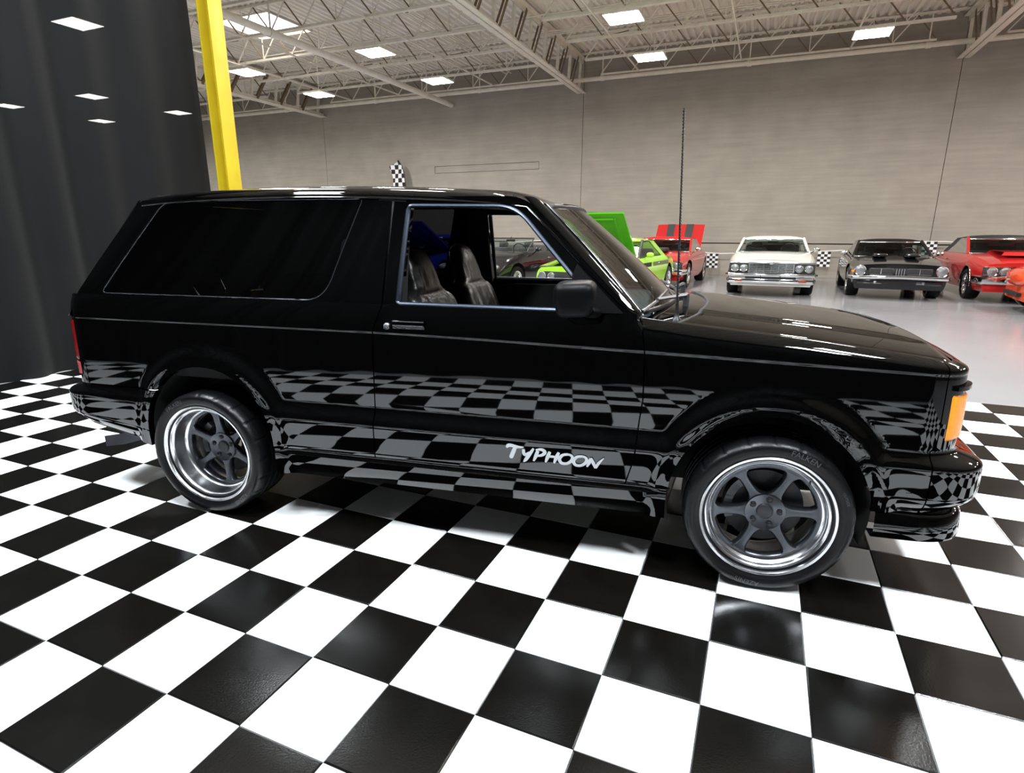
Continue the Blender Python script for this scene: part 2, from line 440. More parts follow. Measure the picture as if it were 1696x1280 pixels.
# bridging rods between joists, running toward the wall
for xb_, wh in ((-14.6, 'near the yellow column'), (-12.4, 'under the skylight'), (-8.6, 'left of the wide girder'), (-3.6, 'right of the wide girder'), (-0.6, 'above the antenna'), (2.2, 'above the white car'), (7.6, 'past the right girder')):
    b = empty('bridging_rod', (xb_, 0, 0)); tag(b, 'thin cream bridging bar crossing the roof joists %s' % wh, 'brace', 'bridging between roof joists')
    MB().bar((0, 8.9, 6.24), (0, 17.85, 6.24), 0.035, 0.035).build('rod', STEELP, b, 0)
    for r in range(5):
        y = 18.0 - 1.82 * r
        MB().bar((0, y, 6.9), (0, y - 1.82, 6.3), 0.022, 0.022).build('cross_brace', RUST if r % 2 else STEELP, b, 0)

# pipes and conduits
def pipe(name, a, b, r, label, cat, coup=0, hang=None, group=None):
    a = Vector(a); b = Vector(b); d = (b - a).normalized()
    p = MB().tube([a, b], r, 14).build(name, STEELP); tag(p, label, cat, group)
    for k in range(coup):
        c = a + (b - a) * ((k + 0.5) / coup)
        MB().tube([c - d * 0.06, c + d * 0.06], r * 1.25, 14).build('coupling', STEELP, p)
        if hang: MB().bar(c, (c.x, c.y, hang), 0.03, 0.03).build('hanger', STEELP, p, 0)
    return p
pipe('sprinkler_pipe', (X0 + 0.1, WALL_Y - 0.42, 6.16), (X1 - 0.1, WALL_Y - 0.42, 6.16), 0.065, 'long cream sprinkler pipe along the top of the back wall', 'pipe', 14, 6.95)
pipe('sprinkler_pipe', (-10.55, -13, 5.86), (-10.55, WALL_Y - 0.05, 5.86), 0.085, 'thick cream sprinkler main running to the wall between two girders', 'pipe', 9, 6.95)
for k, (y, z) in enumerate(((14.9, 6.75), (15.05, 6.75), (15.2, 6.75), (13.2, 6.6))):
    pipe('conduit', (-30, y, z), (X1 - 1, y, z), 0.018, ('thin white conduit under the deck, nearest the wall of the three', 'thin white conduit under the deck, middle one of three', 'thin white conduit under the deck, outer one of three', 'single thin white conduit under the deck near the skylight')[k], 'conduit', group='electrical conduits under the roof')
for k, x in enumerate((-8.3, -8.1, -1.4)):
    pipe('conduit', (x, 4, 6.66), (x, 18.2, 6.66), 0.02, ('white conduit running to the wall, left one of a pair', 'white conduit running to the wall, right one of a pair', 'single white conduit running to the wall above the antenna')[k], 'conduit', group='electrical conduits under the roof')

# high-bay lamps
def lamp_meshes(glow):
    body = MB().box((0, 0, 0.075), (0.72, 0.66, 0.05), bev=0.012).box((0, 0, 0.12), (0.5, 0.2, 0.06)).mesh('housing', STEELP, 30)
    lens = MB().grid(lambda u, v: (lerp(-0.34, 0.34, u), lerp(-0.31, 0.31, v), 0.045 - 0.014 * min(1, 8 * min(u, 1 - u)) ** 0.5 * math.sin(pi * v) ** 0.5), 16, 12).mesh('lens', glow, 180)
    rod = MB().tube([(0, 0, 0.14), (0, 0, DECK_Z - LZ + 0.02)], 0.008, 6).mesh('hanger_rod', STEELP, 30)
    return body, lens, rod
LZ = 5.4
HALLM = lamp_meshes(LAMPGLOW); ADDED_STAGEM = lamp_meshes(ADDED_STAGE_GLOW); ADDED_GLAREM = lamp_meshes(ADDED_GLARE_GLOW)
def high_bay_lamp(x, y, z, label, ms, group):
    l = empty('high_bay_lamp', (x, y, z)); tag(l, label, 'lamp', group)
    link('housing', ms[0], l); link('lens', ms[1], l); link('hanger_rod', ms[2], l)
named = {(-2.8, 12.2): 'lit rectangular high-bay lamp right of the wide girder, nearer row', (-2.8, 15.45): 'lit rectangular high-bay lamp right of the wide girder, row by the wall',
         (2.45, 15.55): 'lit rectangular high-bay lamp by the wall near the top right girder', (-9.45, 12.2): 'lit high-bay lamp above the feather flag, nearer row',
         (-9.45, 15.45): 'lit high-bay lamp above the feather flag, row by the wall', (-14.2, 15.5): 'lit high-bay lamp beside the left truss end', (-14.2, 12.35): 'lit high-bay lamp just right of the yellow column'}
hall = list(named) + [(-14.4, 7.7), (-21.8, 12.6), (-26.3, 15.8), (-21.6, 15.8), (-26.4, 12.4), (8.6, 15.5), (8.6, 12.2), (13.5, 15.5), (13.5, 12.2), (13.5, 7.7), (8.6, 7.7), (2.45, 12.2), (-9.45, 7.7), (-2.8, 7.7), (2.45, 7.7)]
GLOW = {(-14.4, 7.7): 'lamp glowing through the black curtain, large spot near its top', (-21.8, 12.6): 'lamp glowing through the black curtain, upper one of the middle pair', (-26.3, 15.8): 'lamp glowing through the black curtain, lower one of the middle pair', (-21.6, 15.8): 'lamp glowing through the black curtain, spot nearest the yellow column', (-26.4, 12.4): 'lamp glowing through the black curtain, spot at its far left edge'}
for x, y in hall:
    if (x, y) == (2.45, 12.2): continue
    k = (LZ - 1.366) / (5.9 - 1.366)
    lab = named.get((x, y)) or GLOW.get((x, y)) or ( 'lit high-bay lamp hung above the frame over the parked cars')
    high_bay_lamp(0.646 + (x - 0.646) * k, -2.141 + (y + 2.141) * k, LZ, lab, HALLM, 'high-bay lamps')
for x, y in ((-5.2, 3.42), (-3.42, 3.47), (-0.12, 4.83), (2.55, 5.7)):  # unseen dim lamps, added to put glare on the near black tiles
    high_bay_lamp(x, y, LZ, 'dim unseen lamp added behind the truck for glare on the black tiles', ADDED_GLAREM, 'added lamps behind the truck')
for x in (-3.6, -0.3, 2.9):  # unseen lamps added to brighten the stage, placed by the truck's shadow edge
    for y in (-0.5, -2.1):
        high_bay_lamp(x, y, LZ, 'unseen high-bay lamp added over the tiled stage to brighten it', ADDED_STAGEM, 'added lamps over the tiled stage')

# black stage curtains
def curtain(name, a, b, h, label, folds, seed):
    rnd = random.Random(seed); a = Vector(a); b = Vector(b); L = (b - a).length; d = (b - a) / L; n = Vector((-d.y, d.x, 0))
    ph = [rnd.uniform(0, 6.28) for _ in range(6)]
    nu = int(L / 0.02); 
    def fn(u, v):
        s = u * L; z = v * h
        amp = 0.03 + 0.025 * math.sin(s * 1.3 + ph[0]) + 0.02 * (1 - v)
        w = math.sin(s * folds + ph[1] + 0.8 * math.sin(s * 1.9 + ph[2]) + 0.12 * math.sin(z * 1.1 + s))
        w2 = math.sin(s * folds * 0.37 + ph[3] + 0.1 * z)
        p = a + d * s + n * (amp * w + 0.035 * w2); return (p.x, p.y, z - 0.01)
    o = MB().grid(fn, nu, 24).build(name, DRAPE, None, 180, fix=False); tag(o, label, 'curtain', 'black stage curtains')
curtain('stage_curtain', (-5.76, -3.72, 0), (-5.76, 3.36, 0), 5.7, 'tall black pleated stage curtain hanging behind the truck, edge at the yellow column', 11.0, 3)
curtain('stage_curtain', (4.3, -3.80, 0), (-5.76, -3.80, 0), 5.9, 'tall black pleated curtain closing the stage behind the photographer', 11.0, 5)

# yellow column
col = empty('steel_column', (-5.49, 3.395, 0)); tag(col, 'bright yellow painted steel column at the edge of the black curtain', 'column')
for sx in (-1, 1): MB().box((sx * 0.083, 0, 3.0), (0.016, 0.195, 5.9), bev=0.003).build('flange', YELLOW, col)
MB().box((0, 0.03, 3.0), (0.15, 0.012, 5.9)).build('web', YELLOW, col, 0)
MB().box((0, 0, 0.03), (0.34, 0.34, 0.025), bev=0.004).build('base_plate', YELLOW, col)
for sx in (-1, 1):
    for sy in (-1, 1): MB().lathe([(0.0, 0.075), (0.018, 0.07), (0.018, 0.04)], 8, 'z', (sx * 0.13, sy * 0.13, 0)).build('anchor_bolt', YELLOW, col)

# string of checkered flags along the wall, and a feather flag
CHK = checker_mat('checkered_print', 0.0875, 0.075)
def flag(x, z0, label, w=0.35, h=0.45, y=18.15):
    o = MB().grid(lambda u, v: ((u - 0.0) * w - 0.06 * 0 * v, 0.02 * math.sin(u * 5 + v * 2), v * h), 16, 12).build('checkered_flag', CHK, None, 180, fix=False)
    o.location = (x, y, z0); tag(o, label, 'flag', 'checkered flags on the rope'); return o
flag(-1.12, 0.235, 'checkered flag hanging on the wall between the red coupe and the white sedan')
flag(2.1, 0.345, 'checkered flag hanging on the wall between the white sedan and the black coupe')
flag(4.74, 0.66, 'checkered flag behind the right mirror of the black coupe')
flag(-6.2, 0.66, 'checkered flag seen through the truck window beside the convertible')
rope = MB().tube([(-8.5, 18.2, 0.98), (-4.9, 18.2, 1.16), (-1.4, 18.2, 0.72), (-0.7, 18.2, 0.69), (0.8, 18.2, 0.74), (2.1, 18.2, 0.795), (2.75, 18.2, 0.835), (3.6, 18.2, 0.7), (4.7, 18.2, 1.11), (5.3, 18.2, 1.11), (9, 18.2, 0.9)], 0.017, 8).build('flag_rope', mat('white_rope', (0.8, 0.79, 0.76), 0.7))
tag(rope, 'white rope strung along the wall carrying the checkered flags', 'rope')
ff = empty('feather_flag', (-12.38, 17.9, 0)); tag(ff, 'tall curved checkered feather flag standing at the wall above the truck roof', 'flag')
arc = [(0.0, 0.05), (0.0, 2.0), (-0.01, 3.0), (-0.05, 3.45), (-0.14, 3.8), (-0.30, 4.02)]
def arcp(t):
    k = min(len(arc) - 2, int(t * (len(arc) - 1))); f = t * (len(arc) - 1) - k
    return (lerp(arc[k][0], arc[k + 1][0], f), lerp(arc[k][1], arc[k + 1][1], f))
MB().tube([(p[0], 0, p[1]) for p in arc], 0.015, 8).build('pole', TRIMB, ff)
def feather(u, v):
    x, z = arcp(0.3 + 0.7 * v); w = 0.52 * (1 - smooth(0.72, 1.0, v)) + 0.03
    return (x - u * w, 0.03 * math.sin(u * 4 + v * 9), z - u * 0.04)
MB().grid(feather, 10, 40).build('cloth', checker_mat('feather_print', 0.16, 0.16), ff, 180, fix=False)
MB().box((0, 0, 0.02), (0.5, 0.5, 0.04), bev=0.01).build('base', TRIMB, ff)
# ------------------------------------------------------------------ the black truck (car frame: x forward, near side -y, origin under the front axle)
TH = 0.1495
truck = empty('sport_utility_vehicle', (0.63073541, 0.90106884, 0.0), TH)
tag(truck, 'glossy black two-door sport utility vehicle parked on the checkered tiles', 'car')
AF = (-0.012, 0.345, 0.362); AR = (-2.537, 0.385, 0.360)          # wheel openings: centre x, z, radius
XR, RR = -3.262, 0.125; XF, RF = 0.480, 0.160                     # where the plan turns round the tail and nose corners
W0 = 0.772
def belt(x): return sinterp(x, [-3.5, -1.65, -0.5, 0.1, 0.6], [0.948, 0.943, 0.917, 0.900, 0.885])
def plan(s):
    if s < XR:
        a = (XR - s) / RR
        if a < pi / 2: return Vector((XR - RR * math.sin(a), -(W0 - RR) - RR * math.cos(a), 0)), Vector((-math.sin(a), -math.cos(a), 0))
        y = -(W0 - RR) + (XR - s) - RR * pi / 2; k = y / (W0 - RR)
        return Vector((XR - RR - 0.035 * (1 - k * k), y, 0)), Vector((-1, 0.1 * k, 0)).normalized()
    if s > XF:
        a = (s - XF) / RF
        if a < pi / 2: return Vector((XF + RF * math.sin(a), -(W0 - RF) - RF * math.cos(a), 0)), Vector((math.sin(a), -math.cos(a), 0))
        y = -(W0 - RF) + (s - XF) - RF * pi / 2; k = y / (W0 - RF)
        return Vector((XF + RF + 0.055 * (1 - k * k), y, 0)), Vector((1, 0.16 * k, 0)).normalized()
    return Vector((s, -W0, 0)), Vector((0, -1, 0))
S_REAR = XR - RR * pi / 2 - (W0 - RR); S_FRONT = XF + RF * pi / 2 + (W0 - RF)
CL_T = [0.25, 0.30, 0.352, 0.362, 0.374, 0.384, 0.42, 0.48, 0.525, 0.545, 0.575, 0.600, 0.612, 0.64]
CL_W = [0.010, 0.026, 0.030, 0.020, 0.020, 0.0275, 0.0287, 0.0308, 0.0316, 0.0285, 0.0130, 0.0015, 0.0, 0.0]
CB_T = [0.25, 0.27, 0.30, 0.35, 0.42, 0.48, 0.525, 0.545, 0.575, 0.600, 0.612, 0.64]
CB_W = [-0.014, 0.006, 0.0215, 0.0296, 0.0302, 0.0303, 0.0298, 0.0265, 0.0120, 0.0015, 0.0, 0.0]
def rdist(x, z, A): return math.hypot(x - A[0], max(z - A[1], 0.0))
def tbot(s):
    if s < -2.54: return interp(s, [-3.8, -3.48, -3.34, -2.88], [0.44, 0.43, 0.41, 0.315])
    if s > 0.3: return 0.375
    return 0.25
def zmap(s, t):
    """profile coordinate -> height: belt follows its slope, bottom follows the sill"""
    x = max(-3.4, min(0.62, s)); z = t
    if t > 0.6: z = t + (belt(x) - 0.94) * smooth(0.62, 0.94, t)
    else:
        b = tbot(s)
        if b > 0.25: z = b + (t - 0.25) * (0.6 - b) / 0.35
    return z
def wside(s, t):
    z = zmap(s, t); x = s
    base = sinterp(t, [0.25, 0.45, 0.62, 0.70, 0.78, 0.86, 0.928, 0.936, 0.944], [0.7745, 0.7745, 0.7748, 0.7748, 0.7736, 0.7716, 0.7696, 0.7686, 0.7700])
    cl = sinterp(t, CL_T, CL_W) if -2.88 < s < 0.3 else sinterp(t, CB_T, CB_W)
    if s < XR or s > XF: cl *= 1.0 + 2.3 * (smooth(XR, XR - 0.2, s) if s < XR else smooth(XF, XF + 0.22, s))
    fl = 0.0
    for A in (AF, AR):
        r = rdist(x, z, A)
        if r < A[2] + 0.16: fl = max(fl, 0.0302 * (1 - smooth(A[2] + 0.045, A[2] + 0.112, r)) + 0.002 * (1 - smooth(A[2], A[2] + 0.02, r)))
    d = cl - fl; k = 0.009
    m = 0.5 * (cl + fl + math.sqrt(d * d + k * k)) - k / 2
    return base + max(0.0, m)
def topz(s): 
    if s < -0.52: return 1.066
    return sinterp(s, [-0.52, -0.3, 0.1, 0.45, 0.62], [1.046, 1.022, 0.985, 0.943, 0.922])
def topw(s): return 0.745 if s < -0.52 else sinterp(s, [-0.52, 0.1, 0.5], [0.722, 0.722, 0.724])
def skin(s, row):
    """row: ('t', profile t) below the belt or ('b', 0..1) between belt and window sill / bonnet edge"""
    p, n = plan(s)
    if row[0] == 't': w = wside(s, row[1]); z = zmap(s, row[1])
    else:
        x = max(-3.4, min(0.62, s)); b = belt(x); q = row[1]
        z = lerp(b + 0.004, topz(x), q); 
        pw = 1.7 if s < -0.52 else 3.2
        w = 0.7698 - (0.7698 - topw(x)) * q ** pw
    return p + n * (w - W0) + Vector((0, 0, z))
ROWS_A = [('t', t) for t in [0.25, 0.26, 0.275, 0.30, 0.33, 0.352, 0.357, 0.363, 0.374, 0.379, 0.385, 0.40, 0.42, 0.44, 0.46, 0.48, 0.50, 0.515, 0.525, 0.533, 0.541, 0.55, 0.56, 0.57, 0.58, 0.59, 0.598, 0.606, 0.614, 0.63]
          + frange(0.645, 0.915, 18) + [0.922, 0.928, 0.932, 0.936, 0.940, 0.944]]
ROWS_B = [('b', q) for q in (0.06, 0.15, 0.26, 0.38, 0.5, 0.6, 0.7, 0.78, 0.85, 0.91, 0.96, 1.0)]
def skin_panel(name, sl, sr, rows, ns, parent, holes=(), m=PAINT, lip=0.014, off=0.0, cut=None):
    """near-side panel; sl, sr give the end of each row; wheel openings are cut and their edge snapped round"""
    V = []; nr = len(rows)
    def row_t(r): return r[1] if r[0] == 't' else 0.944 + 0.12 * r[1]
    for r in rows:
        a, b = sl(row_t(r)), sr(row_t(r)); line = []
        for i in range(ns + 1):
            p = skin(a + (b - a) * i / ns, r)
            if off: p = p + plan(a + (b - a) * i / ns)[1] * off
            line.append(p)
        V.append(line)
    def t_of(s, z):
        if z < 0.6: b = tbot(s); return 0.25 + (z - b) * 0.35 / (0.6 - b)
        t = z
        for _ in range(4): t = z - (belt(s) - 0.94) * smooth(0.62, 0.94, t)
        return t
    def hole_of(p):
        for A in holes:
            if rdist(p.x, p.z, A) < A[2]: return A
        return None
    keep = [[True] * ns for _ in range(nr - 1)]; bored = [[False] * ns for _ in range(nr - 1)]
    for j in range(nr - 1):
        for i in range(ns):
            c = (V[j][i] + V[j][i + 1] + V[j + 1][i] + V[j + 1][i + 1]) / 4
            if holes and hole_of(c): keep[j][i] = False; bored[j][i] = True
            if cut and cut(c, row_t(rows[j])): keep[j][i] = False
    edge = []
    if holes:
        for j in range(nr):
            for i in range(ns + 1):
                adj = [keep[b][a] for b in (j - 1, j) for a in (i - 1, i) if 0 <= b < nr - 1 and 0 <= a < ns]
                bor = [bored[b][a] for b in (j - 1, j) for a in (i - 1, i) if 0 <= b < nr - 1 and 0 <= a < ns]
                if adj and any(adj) and any(bor):
                    p = V[j][i]; A = min(holes, key=lambda A: abs(p.x - A[0]))
                    if p.z > A[1]:
                        d = Vector((p.x - A[0], 0, p.z - A[1])); d *= A[2] / max(1e-6, d.length)
                        V[j][i] = Vector((A[0] + d.x, p.y, A[1] + d.z))
                    else: V[j][i] = Vector((A[0] + math.copysign(A[2], p.x - A[0]), p.y, p.z))
                    q = V[j][i]; V[j][i] = Vector((q.x, -wside(q.x, t_of(q.x, q.z)), q.z))
    mb = MB(); n1 = ns + 1
    for line in V: mb.v += [tuple(p) for p in line]
    for j in range(nr - 1):
        for i in range(ns):
            if keep[j][i]: mb.f.append((j * n1 + i, j * n1 + i + 1, (j + 1) * n1 + i + 1, (j + 1) * n1 + i))
    # turned-in edges along every open border
    cnt = {}
    for f in mb.f:
        for k in range(4):
            e = (f[k], f[(k + 1) % 4]); key = (min(e), max(e)); cnt.setdefault(key, []).append(e)
    border = [v[0] for v in cnt.values() if len(v) == 1]; inner = {}
    def inn(i):
        if i not in inner:
            p = Vector(mb.v[i]); inner[i] = len(mb.v)
            c = Vector((max(XR, min(XF, p.x)), 0, p.z)) - p; c.z = 0; c.normalize()
            if -3.1 < p.x < 0.4: c = Vector((0, 1 if p.y < 0 else -1, 0))
            dp = lip
            for A in holes:
                if abs(rdist(p.x, p.z, A) - A[2]) < 0.003: dp = 0.035
            mb.v.append(tuple(p + c * dp))
        return inner[i]
    for a, b in border: mb.f.append((b, a, inn(a), inn(b)))
    return mb
def seam_r(t): return interp(t, [0.25, 0.6, 0.94, 1.064], [-1.655, -1.650, -1.644, -1.602])
def seam_f(t): return interp(t, [0.25, 0.38, 0.49, 0.635, 0.74, 0.94, 1.064], [-0.545, -0.540, -0.510, -0.500, -0.490, -0.494, -0.515])
GAP = 0.0028
UP = [r for r in ROWS_A if r[1] >= 0.378]; LOW = [r for r in ROWS_A if r[1] <= 0.3745]
BUMP = [r for r in ROWS_A if r[1] <= 0.615]
parts = []
def both(name, mb, m=PAINT, ang=40, parent=None, weld=0.0):
    """a near-side part and its mirror image"""
    a = mb.build(name, m, parent or truck, ang, weld=weld); b = mb.mirror_y().build(name, m, parent or truck, ang, weld=weld); return a, b
def q_left(t): return -3.335
both('quarter_panel', skin_panel('quarter_panel', q_left, lambda t: seam_r(t) - GAP, UP + ROWS_B, 210, truck, (AR,), cut=lambda c, t: t < 0.6135 and c.x < AR[0]))
DOOR_N, DOOR_F = both('door', skin_panel('door', lambda t: seam_r(t) + GAP, lambda t: seam_f(t) - GAP, UP + ROWS_B, 70, truck))
both('fender', skin_panel('fender', lambda t: seam_f(t) + GAP, lambda t: 0.512 if t < 0.617 else 0.530, UP + ROWS_B, 130, truck, (AF,)))
both('fender_tip', skin_panel('fender_tip', lambda t: AF[0] + AF[2] + 0.001, lambda t: 0.512, [r for r in ROWS_A if r[1] <= 0.386], 16, truck))
both('side_skirt', skin_panel('side_skirt', lambda t: AR[0] + AR[2] + 0.004, lambda t: AF[0] - AF[2] - 0.004, LOW, 80, truck))
# full-width skins round nose and tail: near half built and mirrored into one mesh
def wrap(name, sl, sr, rows, ns, m=PAINT, off=0.0, lip=0.014, holes=()):
    mb = skin_panel(name, lambda t: sl, lambda t: sr, rows, ns, truck, holes, m, lip, off); mm = mb.mirror_y(); mb.add(mm.v, mm.f)
    return mb.build(name, m, truck, 40, weld=0.0005)
wrap('bumper', 0.516, S_FRONT, BUMP, 60)
wrap('bumper', S_REAR, -2.70, [r for r in ROWS_A if r[1] <= 0.6125], 130, holes=(AR,))
NOSE = [r for r in ROWS_A if r[1] >= 0.614] + ROWS_B[:]
wrap('header_panel', 0.5345, S_FRONT, NOSE, 50)
TAIL = [r for r in ROWS_A if 0.614 <= r[1] <= 0.945]
wrap('tailgate', S_REAR, XR - RR * pi / 2 * 0.9, TAIL, 40)
# air dam under the bumper
def dam(u, v):
    s = lerp(0.372, S_FRONT, u); p, n = plan(s); k = smooth(XF, XF + 0.22, s) 
    z, w = ((0.378, -0.012), (0.372, 0.004), (0.36, 0.016), (0.29, 0.022), (0.268, 0.018), (0.262, 0.004), (0.264, -0.06))[int(round(v * 6))]
    return p + n * (w + 0.045 * k - 0.0) + Vector((0, 0, z))
mb = MB().grid(dam, 60, 6); mm = mb.mirror_y(); mb.add(mm.v, mm.f); mb.build('air_dam', PAINT, truck, 50, weld=0.0005)
# lamps in the corners
def patch(sl, sr, t0, t1, off, ns, nt):
    """rounded raised patch on the skin between profile heights"""
    def fn(u, v):
        s = lerp(sl, sr, u); t = lerp(t0, t1, v); e = min(u, 1 - u, v, 1 - v); p = skin(s, ('t', t)); n = plan(s)[1]
        return p + n * (off * min(1.0, e * 14) - 0.004)
    return MB().grid(fn, ns, nt)
both('turn_signal', patch(0.558, 0.690, 0.645, 0.868, 0.012, 16, 30), AMBER, 60)
both('lamp_bezel', patch(0.552, 0.72, 0.884, 0.903, 0.020, 16, 14), PAINT, 60)
both('tail_light', patch(XR - RR * pi / 2 * 0.98, XR - 0.035, 0.725, 0.935, 0.010, 18, 24), REDLENS, 60)
both('tail_light', patch(XR - RR * pi / 2 * 0.98, XR - 0.035, 0.655, 0.722, 0.010, 18, 14), mat('reverse_lens', (0.30, 0.05, 0.05), 0.15), 60)
def head(u, v):
    s = lerp(0.76, 1.02, u); return skin(s, ('t', lerp(0.70, 0.86, v))) + plan(s)[1] * 0.006
both('headlight', MB().grid(head, 10, 8), mat('headlight_glass', (0.55, 0.57, 0.6), 0.08, 0.6), 60)
gr = empty('grille', (0, 0, 0), 0, truck)
for k in range(6):
    z = 0.70 + 0.032 * k
    MB().bar((0.672, -0.32, z), (0.672, 0.32, z), 0.012, 0.012).build('grille_bar', TRIMB, gr, 0)

# ---- greenhouse
def gz(z): return 0.745 - 0.145 * (max(0.0, z - 1.064) / 0.436) ** 1.12
def zs(x): return sinterp(x, [-2.99, -2.74, -2.40, -2.07, -1.77, -1.48, -1.2, -1.0, -0.90], [1.532, 1.550, 1.561, 1.5645, 1.561, 1.550, 1.533, 1.513, 1.494])
def resample(pts, counts):
    out = []
    for (a, b), c in zip(zip(pts, pts[1:] + pts[:1]), counts):
        for k in range(c): out.append((lerp(a[0], b[0], k / c), lerp(a[1], b[1], k / c)))
    return out
def rounded(pts, rad, n=6):
    """polygon corners replaced by arcs (quadratic), n+1 points each, plus straight runs"""
    out = []; m = len(pts)
    for i in range(m):
        p0, p1, p2 = Vector(pts[i - 1]), Vector(pts[i]), Vector(pts[(i + 1) % m]); r = rad[i] if isinstance(rad, (list, tuple)) else rad
        a = p1 + (p0 - p1).normalized() * r; b = p1 + (p2 - p1).normalized() * r
        for k in range(n + 1):
            t = k / n; q = a * (1 - t) ** 2 + p1 * 2 * t * (1 - t) + b * t * t; out.append((q.x, q.y))
    return out
def fine(poly, step=0.03):
    out = []
    for a, b in zip(poly, poly[1:] + poly[:1]):
        L = math.hypot(b[0] - a[0], b[1] - a[1]); c = max(1, int(L / step))
        for k in range(c): out.append((lerp(a[0], b[0], k / c), lerp(a[1], b[1], k / c)))
    return out
def side3(x, z, o=0.0): return (x, -gz(z) - o, z)
def frame_between(outer, inner, o=0.0, depth=0.03, nr=4, back=True):
    rings = [[side3(p[0], p[1], o - (0.012 if back else 0)) for p in outer]]
    for k in range(nr + 1):
        t = k / nr; rings.append([side3(lerp(a[0], b[0], t), lerp(a[1], b[1], t), o) for a, b in zip(outer, inner)])
    rings.append([(p[0], -gz(p[1]) - o + depth, p[1]) for p in inner])
    return MB().rings(rings)
QI = rounded([(-3.115, 1.074), (-1.885, 1.072), (-1.742, 1.505), (-2.80, 1.507)], [0.03, 0.10, 0.02, 0.06], 10)
QO = rounded([(-3.268, 1.066), (-1.606, 1.066), (-1.600, 1.516), (-2.942, 1.512)], [0.012, 0.004, 0.01, 0.03], 10)
CNT = [4 if (k % 11) != 10 else 20 for k in range(44)]
both('quarter_pillar', frame_between(resample(QO, CNT), resample(QI, CNT)), PAINT, 40)
DI = rounded([(-1.530, 1.070), (-0.668, 1.066), (-1.045, 1.467), (-1.522, 1.474)], [0.012, 0.02, 0.09, 0.02], 10)
DO = rounded([(-1.594, 1.066), (-0.540, 1.066), (-1.010, 1.508), (-1.590, 1.512)], [0.004, 0.01, 0.09, 0.012], 10)
ring = frame_between(resample(DO, CNT), resample(DI, CNT), depth=0.06)
for d, r in ((DOOR_N, ring), (DOOR_F, ring.mirror_y())): r.build('window_frame', PAINT, d, 40)
trim = MB().tube([side3(x, z, -0.004) for x, z in fine(DI)], 0.0125, 8, closed=True, flat=0.7)
for d, r in ((DOOR_N, trim), (DOOR_F, trim.mirror_y())): r.build('window_trim', WINTRIM, d, 60)
def filled(outline, o, n=8):
    cx = sum(p[0] for p in outline) / len(outline); cz = sum(p[1] for p in outline) / len(outline)
    rings = [[side3(lerp(cx, p[0], max(0.002, k / n)), lerp(cz, p[1], max(0.002, k / n)), o) for p in outline] for k in range(n + 1)]
    return MB().rings(rings, cap0=True)
both('quarter_window', filled(fine(QI), -0.003), SMOKED, 180)
both('quarter_window_trim', MB().tube([side3(x, z, -0.001) for x, z in fine(QI)], 0.0028, 6, closed=True), mat('thin_dark_trim', (0.09, 0.095, 0.105), 0.18, 0.9), 60)
# roof skin
YK = [0, 0.15, 0.3, 0.42, 0.5, 0.545, 0.572, 0.588, 0.598, 0.603, 0.600]
ZK = [0.024, 0.022, 0.017, 0.009, 0.001, -0.006, -0.014, -0.024, -0.036, -0.048, -0.052]
ycols = [-y for y in reversed(YK)] + YK[1:]; zcols = list(reversed(ZK)) + ZK[1:]
def roof(u, v):
    j = int(round(v * (len(ycols) - 1))); y, dz = ycols[j], zcols[j]
    xf = -0.938 + 0.055 * (1 - (y / 0.6) ** 2) - 0.045 * smooth(0.52, 0.6, abs(y)); xb = -2.985 + 0.02 * (abs(y) / 0.6) ** 2
    x = lerp(xb, xf, u); 
    xe = x - 0.05 * (1 - (y / 0.6) ** 2) * smooth(0.7, 1.0, u)
    z = zs(xe) + dz * (1 - 0.3 * smooth(0.9, 1.0, u)) - 0.03 * smooth(0.03, 0.0, u)
    zt = 1.478 + 0.012 * (1 - (y / 0.6) ** 2) - 0.02 * smooth(0.56, 0.6, abs(y))
    return (x, y, lerp(z, zt, smooth(0.86, 1.0, u)))
MB().grid(roof, 90, len(ycols) - 1).build('roof', PAINT, truck, 180)
both('drip_rail', MB().tube([(x, -0.604, zs(x) - 0.050) for x in frange(-2.93, -1.08, 50)] + [side3(x, z, 0.004) for x, z in ((-1.0, 1.462), (-0.9, 1.375), (-0.75, 1.235), (-0.60, 1.10), (-0.53, 1.062))], 0.0055, 6), PAINT, 60)
# windscreen pillars, glass
def ws(u, v, o=0.0):
    """u across -1..1, v bottom..top"""
    y = u * lerp(0.688, 0.560, v); x = lerp(-0.520, -0.940, v) + lerp(0.150, 0.055, v) * (1 - u * u) + o * 0.7
    z = lerp(1.046, 1.474, v) + 0.012 * v * (1 - u * u) + 0.012 * math.sin(pi * v) + o * 0.7
    return Vector((x, y, z))
MB().grid(lambda u, v: ws(lerp(-0.965, 0.965, u), lerp(0.02, 0.975, v)), 36, 24).build('windshield', WSGLASS, truck, 180)
wsf = [ws(lerp(-0.965, 0.965, k / 24), 0.975) for k in range(25)] + [ws(0.965, 1 - k / 16) for k in range(1, 16)] + [ws(lerp(0.965, -0.965, k / 24), 0.02) for k in range(25)] + [ws(-0.965, k / 16) for k in range(1, 16)]
WS = MB().tube(wsf, 0.010, 6, closed=True).build('windshield_gasket', TRIMB, truck, 60)
both('windshield_trim', MB().tube([ws(-0.985, k / 20, 0.006) for k in range(21)] + [ws(lerp(-0.96, -0.6, k / 6), 0.995, 0.004) for k in range(7)], 0.0028, 6), mat('dull_chrome', (0.45, 0.46, 0.48), 0.2, 1.0), 60)
def apil(u, v):
    a = ws(-1.0, v, 0.002); z = lerp(1.050, 1.505, v); x = lerp(-0.525, -1.015, v); b = Vector((x, -gz(z) - 0.004, z))
    p = a.lerp(b, u); n = Vector((0.35, -0.55, 0.45)); return p + n * (0.022 * math.sin(pi * u)) 
both('windshield_pillar', MB().grid(apil, 10, 30), PAINT, 180)
